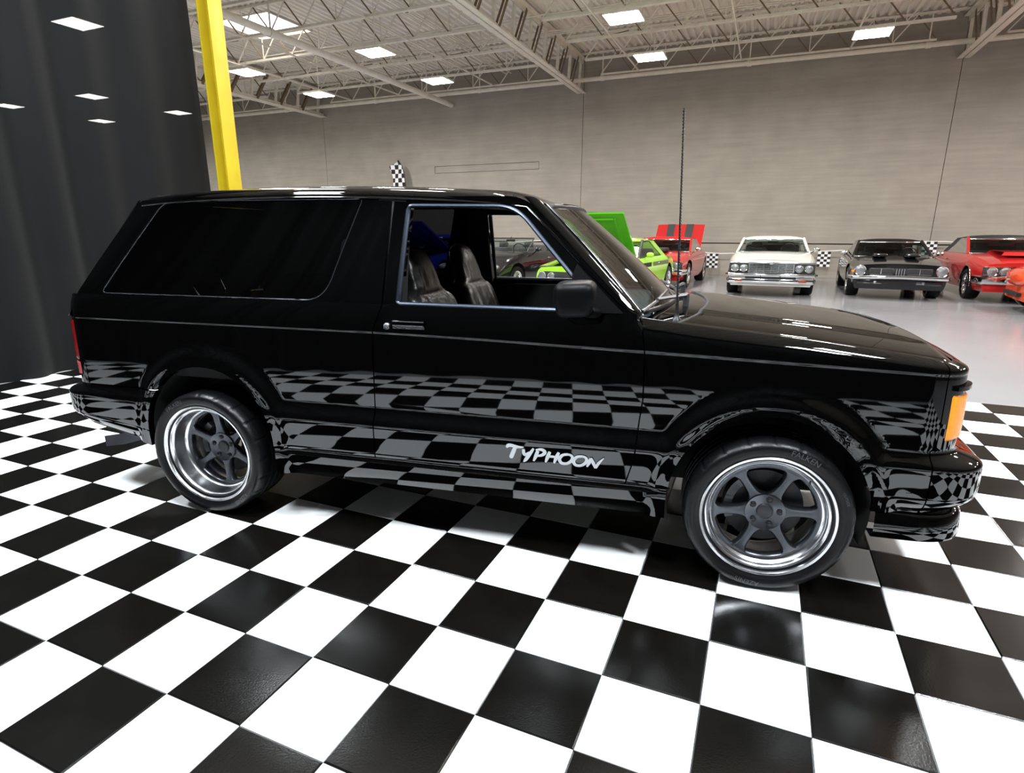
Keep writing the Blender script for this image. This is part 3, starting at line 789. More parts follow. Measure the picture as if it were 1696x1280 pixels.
# tail: hatch glass and pillars
def hatch(u, v):
    y = lerp(-1, 1, u); z = lerp(0.955, 1.50, v); x = lerp(-3.352, -2.962, v) - 0.035 * (1 - y * y)
    return (x, y * lerp(0.68, 0.565, v), z)
MB().grid(hatch, 24, 16).build('hatch_glass', SMOKED, truck, 180)
def dpil(u, v):
    z = lerp(0.95, 1.512, v); a = Vector(hatch(0, v)); b = Vector((lerp(-3.325, -2.942, v), -gz(z) if z > 1.064 else -interp(z, [0.95, 1.064], [0.7695, 0.745]), z)); p = a.lerp(b, u)
    return p + Vector((-0.7, -0.7, 0)) * 0.018 * math.sin(pi * u)
both('hatch_pillar', MB().grid(dpil, 8, 20), PAINT, 180)
def dfill(u, v):
    z = lerp(0.948, 1.066, v); xa = -3.300 ; xb = -3.262
    return (lerp(-3.300, -3.262, v), -interp(z, [0.948, 1.066], [0.7735, 0.745]) + 0.01 * (1 - u), z)
# bonnet and cowl
def hood_edge_x(y): return -0.375 + 0.150 * (1 - (y / 0.72) ** 2)
def hood(u, v):
    y = lerp(-0.716, 0.716, v); k = abs(y) / 0.716
    xa = hood_edge_x(y); xb = 0.585 + 0.062 * (1 - k * k) - 0.012 * smooth(0.93, 1.0, k); x = lerp(xa, xb, u)
    xs_ = x - 0.05 * (1 - k * k) * u
    z = topz(min(0.6, xs_)) + 0.020 * (1 - k ** 2.2) + 0.011 * smooth(0.46, 0.40, abs(y)) * smooth(1.0, 0.8, u) 
    z -= 0.020 * smooth(0.93, 1.0, u) ** 2 + 0.003 * smooth(0.97, 1.0, k)
    return (x, y, z)
hm = MB().grid(hood, 70, 96)
n0 = len(hm.v)
hm.grid(lambda u, v: (lambda p: (p[0] + 0.012 * (1 if u == 1 else 0), p[1], p[2] - 0.05 * v))(hood(1.0, u) if False else hood(1.0, u)), 96, 1)
hm.build('hood', PAINT, truck, 40)
MB().tube([(hood_edge_x(y) - 0.006, y, hood(0, (y + 0.716) / 1.432)[2] - 0.006) for y in frange(-0.71, 0.71, 60)], 0.010, 6).build('hood_seal', DARK, truck, 60)
def cowl(u, v):
    y = lerp(-0.735, 0.735, v); k = abs(y) / 0.735
    xa = -0.545 + 0.165 * (1 - k * k); xb = hood_edge_x(y * 0.974) + 0.01; x = lerp(xa, xb, u)
    return (x, y, 1.040 - 0.02 * k ** 4 - 0.010 * u + 0.012 * (1 - k * k))
MB().grid(cowl, 8, 40).build('cowl', PAINT, truck, 180)
def up(p, d): return (p[0], p[1], p[2] + d)
for sy, yb in ((-1, -0.30), (1, 0.28)):
    piv = Vector((-0.34, yb, 1.075)); 
    w = MB().tube([piv + Vector((0, 0, -0.03)), piv + Vector((0, 0, 0.025))], 0.014, 8)
    el = ws(yb - 0.17 if False else (yb - 0.20) / 0.66, 0.06, 0.03); tip = ws((yb - 0.40) / 0.66 if yb < 0 else (yb - 0.40) / 0.66, 0.03, 0.018)
    w.tube([piv + Vector((0, 0, 0.02)), el], [0.011, 0.007], 6)
    wo = w.build('wiper', mat('wiper_grey', (0.12, 0.12, 0.13), 0.3, 0.7), truck, 50)
    MB().tube([ws((yb - 0.36) / 0.66, 0.015, 0.016), el + Vector((0, 0, -0.008)), ws((yb + 0.10) / 0.66, 0.10, 0.016)], 0.007, 6).build('wiper_blade', TRIMB, wo, 50)
# antenna
an = MB().lathe([(0.0, 0.0), (0.022, 0.0), (0.020, 0.018), (0.010, 0.026), (0.008, 0.05), (0.0, 0.052)], 16, 'z', (-0.384, -0.665, 1.018)).build('antenna', TRIMB, truck, 50)
hel = []
for k in range(0, 420):
    t = k / 419; hel.append((-0.384 - 0.028 * t + 0.0034 * math.cos(k * 0.9), -0.665 + 0.0034 * math.sin(k * 0.9), 1.13 + 0.66 * t))
MB().tube([(-0.384, -0.665, 1.05), (-0.3845, -0.665, 1.06), (-0.412, -0.665, 1.795)], [0.006, 0.004, 0.0024], 8).build('antenna_mast', TRIMB, an, 60)
MB().tube(hel, 0.0016, 4).build('antenna_coil', RUBBER, an, 60)
MB().tube([(-0.3835, -0.665, 1.055), (-0.3855, -0.665, 1.10)], [0.007, 0.006], 8).build('antenna_ferrule', TRIMB, an, 60)
# mirrors, handles, locks
SATIN = mat('satin_black', (0.0012, 0.0012, 0.0014), 0.45, spec=0.10, bump=0.05, bscale=80)
def ell(c, sx, sy, sz, n=18, e=2.6):
    rings = []
    for k in range(n + 1):
        t = pi * k / n; r = max(1e-3, math.sin(t)) ** (2 / e); h = math.copysign(abs(math.cos(t)) ** (2 / e), math.cos(t)); ring = []
        for j in range(28):
            a = 2 * pi * j / 28; ca, sa = math.cos(a), math.sin(a)
            ring.append((c[0] + sx * r * math.copysign(abs(ca) ** (2 / e), ca), c[1] + sy * r * math.copysign(abs(sa) ** (2 / e), sa), c[2] + sz * h))
        rings.append(ring)
    return rings
def mirror_shell():
    m = MB(); R_ = ell((0, 0, 0), 0.078, 0.098, 0.064, 18, 4.5)
    m.rings([[(p[0] * (1.0 - 0.12 * (p[2] < 0)) - 0.22 * (p[1]) * 0.35, p[1], p[2] + 0.05 * p[0]) for p in r] for r in R_], cap0=True, cap1=True); return m
for d, sg in ((DOOR_N, 1), (DOOR_F, -1)):
    sh = mirror_shell(); sh.v = [(x - 0.752, y - 0.885, z + 1.130) for x, y, z in sh.v]
    sh.tube([(-0.72, -0.82, 1.075), (-0.70, -0.765, 1.065)], [0.035, 0.04], 10, flat=0.6)
    sail = MB().prism([(-0.775, 1.062), (-0.585, 1.064), (-0.645, 1.12), (-0.775, 1.245), (-0.79, 1.20)], 0.016)
    sail.v = [(x, -gz(z) - 0.004 - t, z) for x, z, t in sail.v]
    glassm = MB().grid(lambda u, v: (-0.805 + 0.004 * math.sin(u * 3), -0.885 + lerp(-0.082, 0.082, u), 1.128 + lerp(-0.052, 0.052, v)), 8, 8)
    if sg < 0: sh, sail, glassm = sh.mirror_y(), sail.mirror_y(), glassm.mirror_y()
    mo = sh.build('door_mirror', SATIN, d, 60); sail.build('mirror_sail', SATIN, d, 30)
    hd = empty('door_handle', (0, 0, 0), 0, d)
    hm_ = MB(); yb = -(wside(-1.47, 0.944)) 
    ys = -0.7685
    pl = MB().box((-1.473, ys, 0.9845), (0.146, 0.012, 0.036), bev=0.003)
    l1 = MB().box((-1.473, ys - 0.008, 0.9995), (0.140, 0.008, 0.003), bev=0.001)
    l2 = MB().box((-1.473, ys - 0.010, 0.9825), (0.140, 0.008, 0.003), bev=0.001)
    lk = MB().lathe([(0.0, -0.7795), (0.006, -0.7795), (0.0065, -0.778), (0.012, -0.7785), (0.0145, -0.775), (0.0145, -0.758)], 24, 'y', (-1.574, 0, 0.976))
    lst = (pl, l1, l2, lk)
    if sg < 0: lst = tuple(q.mirror_y() for q in lst)
    bpy.data.objects.remove(hd)
    h0 = lst[0].build('door_handle', PAINT, d, 40)
    lst[1].add(lst[2].v, lst[2].f); lst[1].build('handle_flap', mat('handle_satin', (0.22, 0.22, 0.24), 0.25, 0.9), d, 40)
    lst[3].build('lock_cylinder', mat('lock_steel', (0.55, 0.55, 0.58), 0.25, 1.0), d, 40)
# brushed lettering on the near door: strokes as (points, widths)
STROKES = [
    [((0.00, 0.80), (0.10, 0.97), (0.30, 0.99), (0.62, 0.92), (0.98, 0.93)), (0.10, 0.17, 0.16, 0.14, 0.05)],          # T bar
    [((0.52, 0.93), (0.40, 0.55), (0.27, 0.12), (0.24, 0.02)), (0.16, 0.19, 0.18, 0.05)],                                # T stem
    [((0.98, 0.80), (1.00, 0.50), (1.10, 0.40), (1.32, 0.60)), (0.13, 0.15, 0.14, 0.10)],                                # Y left arm
    [((1.56, 0.92), (1.35, 0.50), (1.12, 0.05), (0.98, -0.16)), (0.10, 0.16, 0.16, 0.04)],                               # Y tail
    [((1.80, 0.78), (1.70, 0.40), (1.56, -0.02)), (0.14, 0.17, 0.08)],                                                   # P stem
    [((1.68, 0.84), (2.00, 0.90), (2.20, 0.74), (2.05, 0.50), (1.72, 0.38)), (0.07, 0.14, 0.16, 0.14, 0.07)],            # P bowl
    [((2.48, 0.80), (2.36, 0.40), (2.24, -0.02)), (0.13, 0.17, 0.08)],                                                   # H
    [((2.98, 0.82), (2.84, 0.40), (2.72, -0.02)), (0.12, 0.17, 0.08)],
    [((2.34, 0.42), (2.62, 0.46), (2.90, 0.44)), (0.08, 0.12, 0.08)],
    [((3.52, 0.74), (3.20, 0.66), (3.02, 0.34), (3.14, 0.06), (3.44, 0.06), (3.70, 0.32), (3.72, 0.62), (3.52, 0.74)), (0.12, 0.13, 0.16, 0.14, 0.13, 0.15, 0.13, 0.10)],   # O
    [((4.30, 0.70), (3.98, 0.62), (3.80, 0.30), (3.92, 0.02), (4.22, 0.02), (4.48, 0.28), (4.50, 0.58), (4.30, 0.70)), (0.12, 0.13, 0.16, 0.14, 0.13, 0.15, 0.13, 0.10)],   # O
    [((4.74, 0.62), (4.66, 0.30), (4.54, -0.04)), (0.12, 0.15, 0.07)],                                                   # N
    [((4.74, 0.64), (4.86, 0.34), (5.02, -0.06)), (0.10, 0.15, 0.12)],
    [((5.02, -0.06), (5.16, 0.30), (5.44, 0.72)), (0.10, 0.13, 0.04)]]
lt = MB(); LX0, LZ0, LSX, LSZ = -1.036, 0.441, 0.0750, 0.060
def cat(P, t):
    n = len(P) - 1; k = min(n - 1, int(t * n)); f = t * n - k
    p0, p1, p2, p3 = P[max(0, k - 1)], P[k], P[k + 1], P[min(n, k + 2)]
    return tuple(0.5 * ((2 * b) + (c - a) * f + (2 * a - 5 * b + 4 * c - d) * f * f + (3 * b - a - 3 * c + d) * f ** 3) for a, b, c, d in zip(p0, p1, p2, p3))
for P, Wd in STROKES:
    n = 18; L = []; 
    for k in range(n + 1):
        t = k / n; p = cat(P, t); q = cat(P, min(1, t + 0.01)); p_ = cat(P, max(0, t - 0.01))
        dx, dz = (q[0] - p_[0]) * LSX, (q[1] - p_[1]) * LSZ; l = math.hypot(dx, dz) or 1; w = cat([(a,) for a in Wd], t)[0] * 0.092 / 2
        x, z = LX0 + p[0] * LSX, LZ0 + p[1] * LSZ; nx, nz = -dz / l * w, dx / l * w
        L.append(((x + nx, z + nz), (x - nx, z - nz)))
    o = len(lt.v)
    for a, b in L:
        for x, z in (a, b): lt.v.append((x, -wside(x, z) - 0.0012 - 0.00002 * len(lt.f), z))
    lt.f += [(o + 2 * k, o + 2 * k + 1, o + 2 * k + 3, o + 2 * k + 2) for k in range(n)]
le = lt.build('lettering', DECAL, DOOR_N, 0, fix=False); tag(le, 'silver brush-script lettering')

# ---- wheels
def tire_mesh():
    nA, prof = 240, [(0.226, 0.012), (0.2475, 0.000), (0.258, -0.009), (0.272, -0.0145), (0.288, -0.014), (0.298, -0.007), (0.3045, 0.004), (0.3085, 0.018), (0.3105, 0.050), (0.3106, 0.072), (0.302, 0.074), (0.302, 0.082), (0.3106, 0.084), (0.3106, 0.115),
        (0.302, 0.117), (0.302, 0.125), (0.3106, 0.127), (0.3106, 0.158), (0.302, 0.160), (0.302, 0.168), (0.3106, 0.170), (0.3105, 0.200), (0.308, 0.228), (0.300, 0.244), (0.285, 0.252), (0.258, 0.250), (0.226, 0.236)]
    m = MB(); 
    for i, (r, a) in enumerate(prof):
        for k in range(nA):
            g = k % 12
            rr = r
            if 5 <= i <= 9 and g == 0: rr = r - (0.005 if i > 5 else 0.002)
            if 20 <= i <= 23 and g == 6: rr = r - 0.005
            t = 2 * pi * k / nA; m.v.append((rr * math.cos(t), a, rr * math.sin(t)))
    for i in range(len(prof) - 1):
        for k in range(nA): k2 = (k + 1) % nA; m.f.append((i * nA + k, i * nA + k2, (i + 1) * nA + k2, (i + 1) * nA + k))
    return m.mesh('tire', RUBBER, 50)
def arc_text(txt, r0, h, ang, y, flip=False):
    cu = bpy.data.curves.new('txt', 'FONT'); cu.body = txt; cu.size = h * 1.35; cu.align_x = 'CENTER'; cu.extrude = 0.0; cu.resolution_u = 3
    ob = bpy.data.objects.new('txt', cu); COL.objects.link(ob); dg = bpy.context.evaluated_depsgraph_get(); me = bpy.data.meshes.new_from_object(ob.evaluated_get(dg))
    m = MB(); vs = []
    for v in me.vertices:
        a = ang - v.co.x / r0; r = r0 + v.co.y
        vs.append((r * math.cos(a), y, r * math.sin(a)))
    m.add(vs, [tuple(p.vertices) for p in me.polygons]); bpy.data.objects.remove(ob); bpy.data.curves.remove(cu); bpy.data.meshes.remove(me); return m
LETT = mat('sidewall_lettering', (0.035, 0.036, 0.040), 0.35)
def letters_mesh(rot):
    m = MB()
    for txt, r0, h, a in (('FALKEN', 0.270, 0.022, math.radians(68)), ('AZENIS', 0.270, 0.020, math.radians(-100)), ('OUTSIDE', 0.276, 0.010, math.radians(24))):
        q = arc_text(txt, r0, h, a + rot, -0.0165); m.add(q.v, q.f)
    return m.mesh('sidewall_lettering', LETT, 0, fix=False)
TIRE = tire_mesh()
def wheel(x, near, dish, rot, lugrot):
    """outer face toward -y at local y=0, mirrored for the far side by a half turn"""
    root = MB().lathe([(0.0, dish + 0.020), (0.030, dish + 0.016), (0.060, dish + 0.010), (0.0735, dish + 0.006), (0.0745, dish + 0.03), (0.060, dish + 0.05)], 48).build('wheel', GUNMETAL, truck, 35)
    root.location = (x, -0.82 if near else 0.82, 0.3105); root.rotation_euler = (0, 0, 0 if near else pi)
    link('tire', TIRE, root)
    MB().lathe([(0.2475, 0.004), (0.2475, -0.003), (0.2455, -0.0045), (0.2375, -0.002), (0.2350, 0.003), (0.2335, 0.010), (0.2200, 0.016), (0.2160, 0.022), (0.2130, 0.034), (0.2110, dish - 0.012), (0.2060, dish - 0.004), (0.2010, dish)], 96).build('rim_lip', POLISH, root, 40)
    MB().lathe([(0.2010, dish), (0.1960, dish + 0.002), (0.1880, dish + 0.003), (0.1835, dish + 0.008), (0.1815, dish + 0.03), (0.200, dish + 0.06), (0.215, 0.2), (0.226, 0.236)], 96).build('rim_barrel', GUNMETAL, root, 40)
    rs = [0.058, 0.072, 0.083, 0.098, 0.12, 0.145, 0.165, 0.178, 0.1865, 0.192]; ws_ = [0.034, 0.031, 0.0245, 0.0205, 0.0185, 0.0182, 0.0200, 0.0265, 0.039, 0.049]
    sp = MB(); rr = []
    for r, w in zip(rs, ws_):
        y0 = dish + lerp(0.012, 0.002, (r - 0.058) / 0.134); rr.append([(r, y0 + 0.030, -w), (r, y0 + 0.009, -w), (r, y0, -w + 0.0065), (r, y0 + 0.0015, 0), (r, y0, w - 0.0065), (r, y0 + 0.009, w), (r, y0 + 0.030, w)])
    sp.rings(rr, cap0=True, cap1=True); spm = sp.mesh('spoke', GUNMETAL, 40)
    for k in range(6): link('spoke', spm, root, rot=(0, -(rot + k * pi / 3), 0))
    lug = MB().lathe([(0.0, -0.006), (0.0055, -0.006), (0.006, 0.0), (0.0085, 0.002), (0.0095, 0.012)], 12).mesh('lug_nut', TRIMB, 40)
    pocket = MB().lathe([(0.0125, 0.0), (0.0125, 0.0006), (0.0, 0.0006)], 16).mesh('lug_pocket', DARK, 40)
    for k in range(5):
        a = lugrot + k * 2 * pi / 5; lx, lz = 0.054 * math.cos(a), 0.054 * math.sin(a)
        link('lug_nut', lug, root, (lx, dish + 0.008, lz)); link('lug_pocket', pocket, root, (lx, dish + 0.0085, lz))
    MB().lathe([(0.0, dish + 0.010), (0.024, dish + 0.0095), (0.0285, dish + 0.011), (0.0305, dish + 0.0135), (0.0315, dish + 0.018)], 40).build('center_cap', mat('cap_black', (0.03, 0.03, 0.034), 0.4, 0.5), root, 50)
    if near: link('sidewall_lettering', letters_mesh(0.0 if x > -1 else 0.9), root)
    MB().lathe([(0.06, dish + 0.075), (0.150, dish + 0.073), (0.152, dish + 0.090), (0.06, dish + 0.092)], 64).build('brake_disc', mat('disc_iron', (0.03, 0.03, 0.032), 0.5, 0.6), root, 40)
    cal = MB()
    for k in range(9):
        a = lerp(-0.5, 0.5, k / 8) + (pi * 0.93); 
        cal.box((0.135 * math.cos(a), dish + 0.075, 0.135 * math.sin(a)), (0.03, 0.06, 0.03), rot=(0, -a, 0))
    cal.build('brake_caliper', mat('caliper_grey', (0.10, 0.105, 0.11), 0.5, 0.5), root, 30)
    # valve stem
    va = rot + 0.75; MB().tube([(0.207 * math.cos(va), dish - 0.004, 0.207 * math.sin(va)), (0.196 * math.cos(va), dish - 0.028, 0.196 * math.sin(va))], 0.004, 8).build('valve_stem', TRIMB, root)
    return root
R_ = math.radians
for near in (True, False):
    wheel(0.0, near, 0.040, R_(4), R_(5)); wheel(-2.553, near, 0.100, R_(36), R_(20))

# ---- wheel wells, floor pan, exhaust
for A in (AF, AR):
    def liner(u, v):
        a = lerp(-0.35, pi + 0.35, u); r = A[2] + 0.012; return (A[0] + r * math.cos(a), lerp(-0.770, -0.44, v), A[1] + r * math.sin(a))
    both('wheel_liner', MB().grid(liner, 40, 4), DARK, 180)
    both('inner_fender', MB().box((A[0], -0.43, 0.55), (0.80, 0.02, 0.5)), DARK, 0)
pan = MB().box((-1.27, 0, 0.345), (1.62, 1.46, 0.03)).box((-1.27, 0, 0.30), (3.4, 0.84, 0.06)).box((-3.08, 0, 0.42), (0.42, 1.40, 0.03)).box((0.44, 0, 0.36), (0.14, 1.36, 0.03)).box((-1.3, -0.715, 0.46), (1.60, 0.02, 0.24)).box((-1.3, 0.715, 0.46), (1.60, 0.02, 0.24))
pan.build('floor_pan', DARK, truck, 0)
MB().box((-1.27, 0, 0.22), (0.24, 0.30, 0.10), bev=0.02).tube([(-2.0, -0.1, 0.24), (-1.2, 0.05, 0.24), (-0.3, 0.1, 0.27)], 0.04, 10).build('drivetrain', DARK, truck, 30)
ex = MB().tube([(-2.72, -0.40, 0.33), (-3.0, -0.44, 0.30), (-3.22, -0.56, 0.270)], 0.036, 12).build('exhaust', mat('exhaust_steel', (0.10, 0.10, 0.11), 0.4, 0.9), truck, 50)
tip = MB().rings([[(-3.22 + dx, -0.54 + dy, 0.268 + dz) for dx, dy, dz in ((-0.0, -0.035, 0.022), (0.045, -0.0, 0.022), (0.045, 0.0, -0.022), (0.0, -0.035, -0.022))], [(-3.34 + dx, -0.62 + dy, 0.250 + dz) for dx, dy, dz in ((-0.02, -0.05, 0.030), (0.05, 0.0, 0.030), (0.05, 0.0, -0.030), (-0.02, -0.05, -0.030))]], cap0=True)
tip.build('exhaust_tip', mat('tip_steel', (0.05, 0.05, 0.058), 0.35, 0.9), truck, 30)

# ---- interior
def seat(y):
    s = MB()
    def bk(u, v):
        """wrap-around back: u round, v up"""
        a = 2 * pi * u; z = 0.62 + 0.68 * v
        hw = sinterp(v, [0, 0.25, 0.55, 0.66, 0.72, 0.85, 0.95, 1.0], [0.23, 0.25, 0.245, 0.215, 0.150, 0.135, 0.105, 0.03])
        th = sinterp(v, [0, 0.3, 0.62, 0.70, 0.85, 0.96, 1.0], [0.085, 0.085, 0.065, 0.055, 0.055, 0.04, 0.01])
        ca, sa = math.cos(a), math.sin(a); e = 0.62
        px = th * math.copysign(abs(ca) ** e, ca); py = hw * math.copysign(abs(sa) ** e, sa)
        if ca > 0:
            px += 0.022 * smooth(0.55, 0.95, abs(py) / max(0.02, hw)) * (1 - smooth(0.6, 0.7, v))            # bolsters
            px += 0.006 * math.sin(py * 95 + 2.5 * math.sin(v * 9)) * (1 - smooth(0.5, 0.85, abs(py) / hw)) * smooth(0.70, 0.60, v)
            px += 0.003 * math.sin(py * 120) * smooth(0.70, 0.74, v) * smooth(0.86, 0.78, v)
            px -= 0.012 * math.exp(-((v - 0.672) / 0.012) ** 2)
        x = -1.44 - 0.30 * (z - 0.62) + px
        return (x, y + py, z)
    o = MB().grid(bk, 72, 60).build('seat_back', LEATHER, truck, 60)
    MB().box((-1.18, y, 0.60), (0.50, 0.48, 0.14), bev=0.05).build('seat_cushion', LEATHER, truck, 60)
seat(-0.345); seat(0.345)
MB().box((-0.66, 0, 0.90), (0.32, 1.38, 0.26), bev=0.05).build('dashboard', mat('dash_grey', (0.10, 0.118, 0.122), 0.5), truck, 40)
sw = MB(); c = Vector((-0.93, 0.345, 1.00)); R3 = Euler((0, math.radians(-62), 0)).to_matrix()
sw.tube([c + R3 @ Vector((0.185 * math.cos(2 * pi * k / 40), 0.185 * math.sin(2 * pi * k / 40), 0)) for k in range(40)], 0.013, 8, closed=True)
for a in (0, pi, -pi / 2): sw.tube([c, c + R3 @ Vector((0.18 * math.cos(a), 0.18 * math.sin(a), 0))], 0.013, 8)
sw.tube([c, c + Vector((0.25, 0, -0.10))], 0.03, 10); sw.build('steering_wheel', LEATHER, truck, 50)
both('door_lining', MB().box((-1.08, -0.700, 0.76), (1.02, 0.03, 0.56), bev=0.01), DARK, 30)
both('quarter_lining', MB().box((-2.42, -0.705, 0.86), (1.46, 0.02, 0.38)), DARK, 0)
MB().grid(lambda u, v: (lerp(-2.93, -0.98, u), lerp(-0.565, 0.565, v), zs(lerp(-2.93, -0.98, u)) - 0.035 - 0.02 * abs(2 * v - 1) ** 3), 20, 10).build('headliner', DARK, truck, 180)
MB().box((-0.99, 0.30, 1.455), (0.12, 0.34, 0.018), rot=(0, 0.5, 0), bev=0.005).box((-0.99, -0.30, 1.455), (0.12, 0.34, 0.018), rot=(0, 0.5, 0), bev=0.005).build('sun_visor', DARK, truck, 30)
MB().box((-0.86, 0.0, 1.40), (0.03, 0.22, 0.055), bev=0.01).build('rear_view_mirror', TRIMB, truck, 40)
both('inner_pillar', MB().bar((-1.59, -0.69, 1.05), (-1.60, -0.575, 1.50), 0.13, 0.05, up=(0, 1, 0)), DARK, 0)
MB().box((-2.05, 0, 0.72), (0.16, 1.30, 0.60), rot=(0, -0.25, 0), bev=0.05).build('bench_back', DARK, truck, 40)
# ------------------------------------------------------------------ parked cars behind
def car_paint(name, col): return mat(name, col, 0.10, coat=0.6)
BGT = None
def bg_wheel_mesh(R):
    t = MB().lathe([(R * 0.62, 0.02), (R * 0.70, -0.004), (R * 0.86, -0.012), (R * 0.96, 0.0), (R, 0.035), (R, 0.20), (R * 0.95, 0.235), (R * 0.70, 0.24)], 40).mesh('tire', RUBBER, 40)
    rim = MB().lathe([(R * 0.68, 0.0), (R * 0.66, -0.006), (R * 0.60, 0.004), (R * 0.56, 0.035), (R * 0.54, 0.06), (R * 0.2, 0.075)], 40).mesh('rim', CHROME, 40)
    sp = MB()
    for k in range(5):
        a = 2 * pi * k / 5 + 0.3; c, s = math.cos(a), math.sin(a)
        sp.bar((0.04 * c, 0.022, 0.04 * s), (R * 0.58 * c, 0.03, R * 0.58 * s), 0.02, 0.055, up=(-s, 0, c))
    sp.lathe([(0.0, 0.004), (0.03, 0.006), (0.05, 0.02), (0.055, 0.05)], 16)
    return t, rim, sp.mesh('wheel_spokes', CHROME, 30), MB().lathe([(R * 0.6, 0.078), (0.0, 0.079)], 24).mesh('wheel_back', DARK, 30)
BW = bg_wheel_mesh(0.315)
DGREY = mat('interior_dark', (0.02, 0.02, 0.022), 0.6)
HLG = mat('headlamp_glass', (0.36, 0.38, 0.40), 0.12, 0.7, bump=0.5, bscale=60)
def classic_car(name, label, loc, heading, p):
    """x forward, origin on the ground midway between the axles. p holds proportions and colours."""
    c = empty(name, loc, heading); tag(c, label, 'car', p.get('group', 'collector cars parked along the wall'))
    Lf, Lr, W, wb = p['nose'], p['tail'], p['w'] / 2, p['wb']; paint = p['paint']; zb = p.get('zb', 0.22)
    zx = [Lr, Lr + 0.5, p['cr'] , p['cf'], Lf - 0.5, Lf]; zt = p['ztop']           # top line of the flanks at these stations
    def top(x): return sinterp(x, zx, zt)
    def half(x): return W * (1 - 0.07 * smooth(Lf - 1.0, Lf, x) - 0.10 * smooth(Lr + 1.0, Lr, x))
    arch = ((wb / 2, 0.33, 0.37), (-wb / 2, 0.33, 0.37))
    def ww(x, t):
        k = sinterp(t, [0, 0.15, 0.35, 0.62, 0.72, 0.9, 1.0], [0.93, 0.965, 0.985, 1.0, 0.992, 0.95, 0.88]); return half(x) * k
    nx, nz = 110, 22; V = []
    for j in range(nz + 1):
        t = j / nz; line = []
        for i in range(nx + 1):
            x = lerp(Lr, Lf, i / nx); z0 = zb + 0.10 * smooth(Lf - 0.5, Lf, x) * 0 + 0.12 * smooth(Lr + 0.9, Lr, x); z = lerp(z0, top(x), t); line.append(Vector((x, -ww(x, t), z)))
        V.append(line)
    def inh(q):
        for A in arch:
            if rdist(q.x, q.z, A) < A[2]: return True
        return False
    keep = [[not inh((V[j][i] + V[j + 1][i + 1]) / 2) for i in range(nx)] for j in range(nz)]
    for j in range(nz + 1):
        for i in range(nx + 1):
            adj = [keep[b][a] for b in (j - 1, j) for a in (i - 1, i) if 0 <= b < nz and 0 <= a < nx]
            if any(adj) and not all(adj):
                q = V[j][i]; A = min(arch, key=lambda A: abs(q.x - A[0]))
                if q.z > A[1]:
                    d = Vector((q.x - A[0], 0, q.z - A[1])); d *= A[2] / max(1e-6, d.length); V[j][i] = Vector((A[0] + d.x, q.y, A[1] + d.z))
                else: V[j][i] = Vector((A[0] + math.copysign(A[2], q.x - A[0]), q.y, q.z))
    m = MB(); n1 = nx + 1
    for l in V: m.v += [tuple(q) for q in l]
    for j in range(nz):
        for i in range(nx):
            if keep[j][i]: m.f.append((j * n1 + i, j * n1 + i + 1, (j + 1) * n1 + i + 1, (j + 1) * n1 + i))
    both_c(c, 'body_side', m, paint)
    # decks: bonnet, cowl to boot as separate lids
    def deck(xa, xb, crown, ridge=0.0):
        def fn(u, v):
            x = lerp(xa, xb, u); y = lerp(-1, 1, v); hw = ww(x, 1.0); return (x, y * hw, top(x) + crown * (1 - abs(y) ** 2.4) + ridge * smooth(0.42, 0.36, abs(y)))
        return MB().grid(fn, 20, 32)
    openhood = p.get('openhood'); 
    if not openhood: deck(p['cf'] - 0.02, Lf, 0.035, p.get('bulge', 0.0)).build('hood', paint, c, 50)
    else:
        MB().box(((p['cf'] + Lf) / 2, 0, 0.55), (Lf - p['cf'] - 0.1, W * 1.7, 0.3)).build('engine_bay', DGREY, c, 0)
        for sy in (-1, 1): MB().bar((p['cf'], sy * W * 0.82, top(p['cf'])), (Lf - 0.05, sy * W * 0.8, top(Lf) - 0.0), 0.14, 0.04).build('fender_top', paint, c, 30)
        L = Lf - p['cf'] - 0.05; a = openhood; hx, hz = p['cf'] + 0.05, top(p['cf']) + 0.04
        Mx = Matrix.Translation((hx, 0, hz)) @ Euler((0, -a, 0)).to_matrix().to_4x4()
        lid = MB(); lid.grid(lambda u, v: Mx @ Vector((u * L, lerp(-1, 1, v) * W * 0.84, 0.03 * (1 - (2 * v - 1) ** 2))), 10, 16)
        lid.grid(lambda u, v: Mx @ Vector((u * L, lerp(-1, 1, v) * W * 0.82, -0.02)), 10, 16)
        for sgn in (-1, 1): lid.bar(Mx @ Vector((0, sgn * W * 0.83, -0.003)), Mx @ Vector((L, sgn * W * 0.83, -0.003)), 0.02, 0.04)
        lid.bar(Mx @ Vector((L, -W * 0.83, 0)), Mx @ Vector((L, W * 0.83, 0)), 0.04, 0.03)
        lo = lid.build('hood', p.get('hoodcol', paint), c, 40)
        rb_ = MB(); 
        for u0, v0, u1, v1 in ((0.1, -0.75, 0.9, -0.75), (0.1, 0.75, 0.9, 0.75), (0.9, -0.75, 0.9, 0.75), (0.1, -0.7, 0.9, 0.0), (0.1, 0.7, 0.9, 0.0)):
            rb_.bar(Mx @ Vector((u0 * L, v0 * W * 0.82, -0.035)), Mx @ Vector((u1 * L, v1 * W * 0.82, -0.035)), 0.05, 0.03)
        rb_.build('hood_brace', p.get('hoodcol', paint), lo, 30)
    deck(p['cr'], p['cf'], 0.0).build('cowl_deck', paint if not p.get('convertible') else DGREY, c, 50)
    openboot = p.get('openboot')
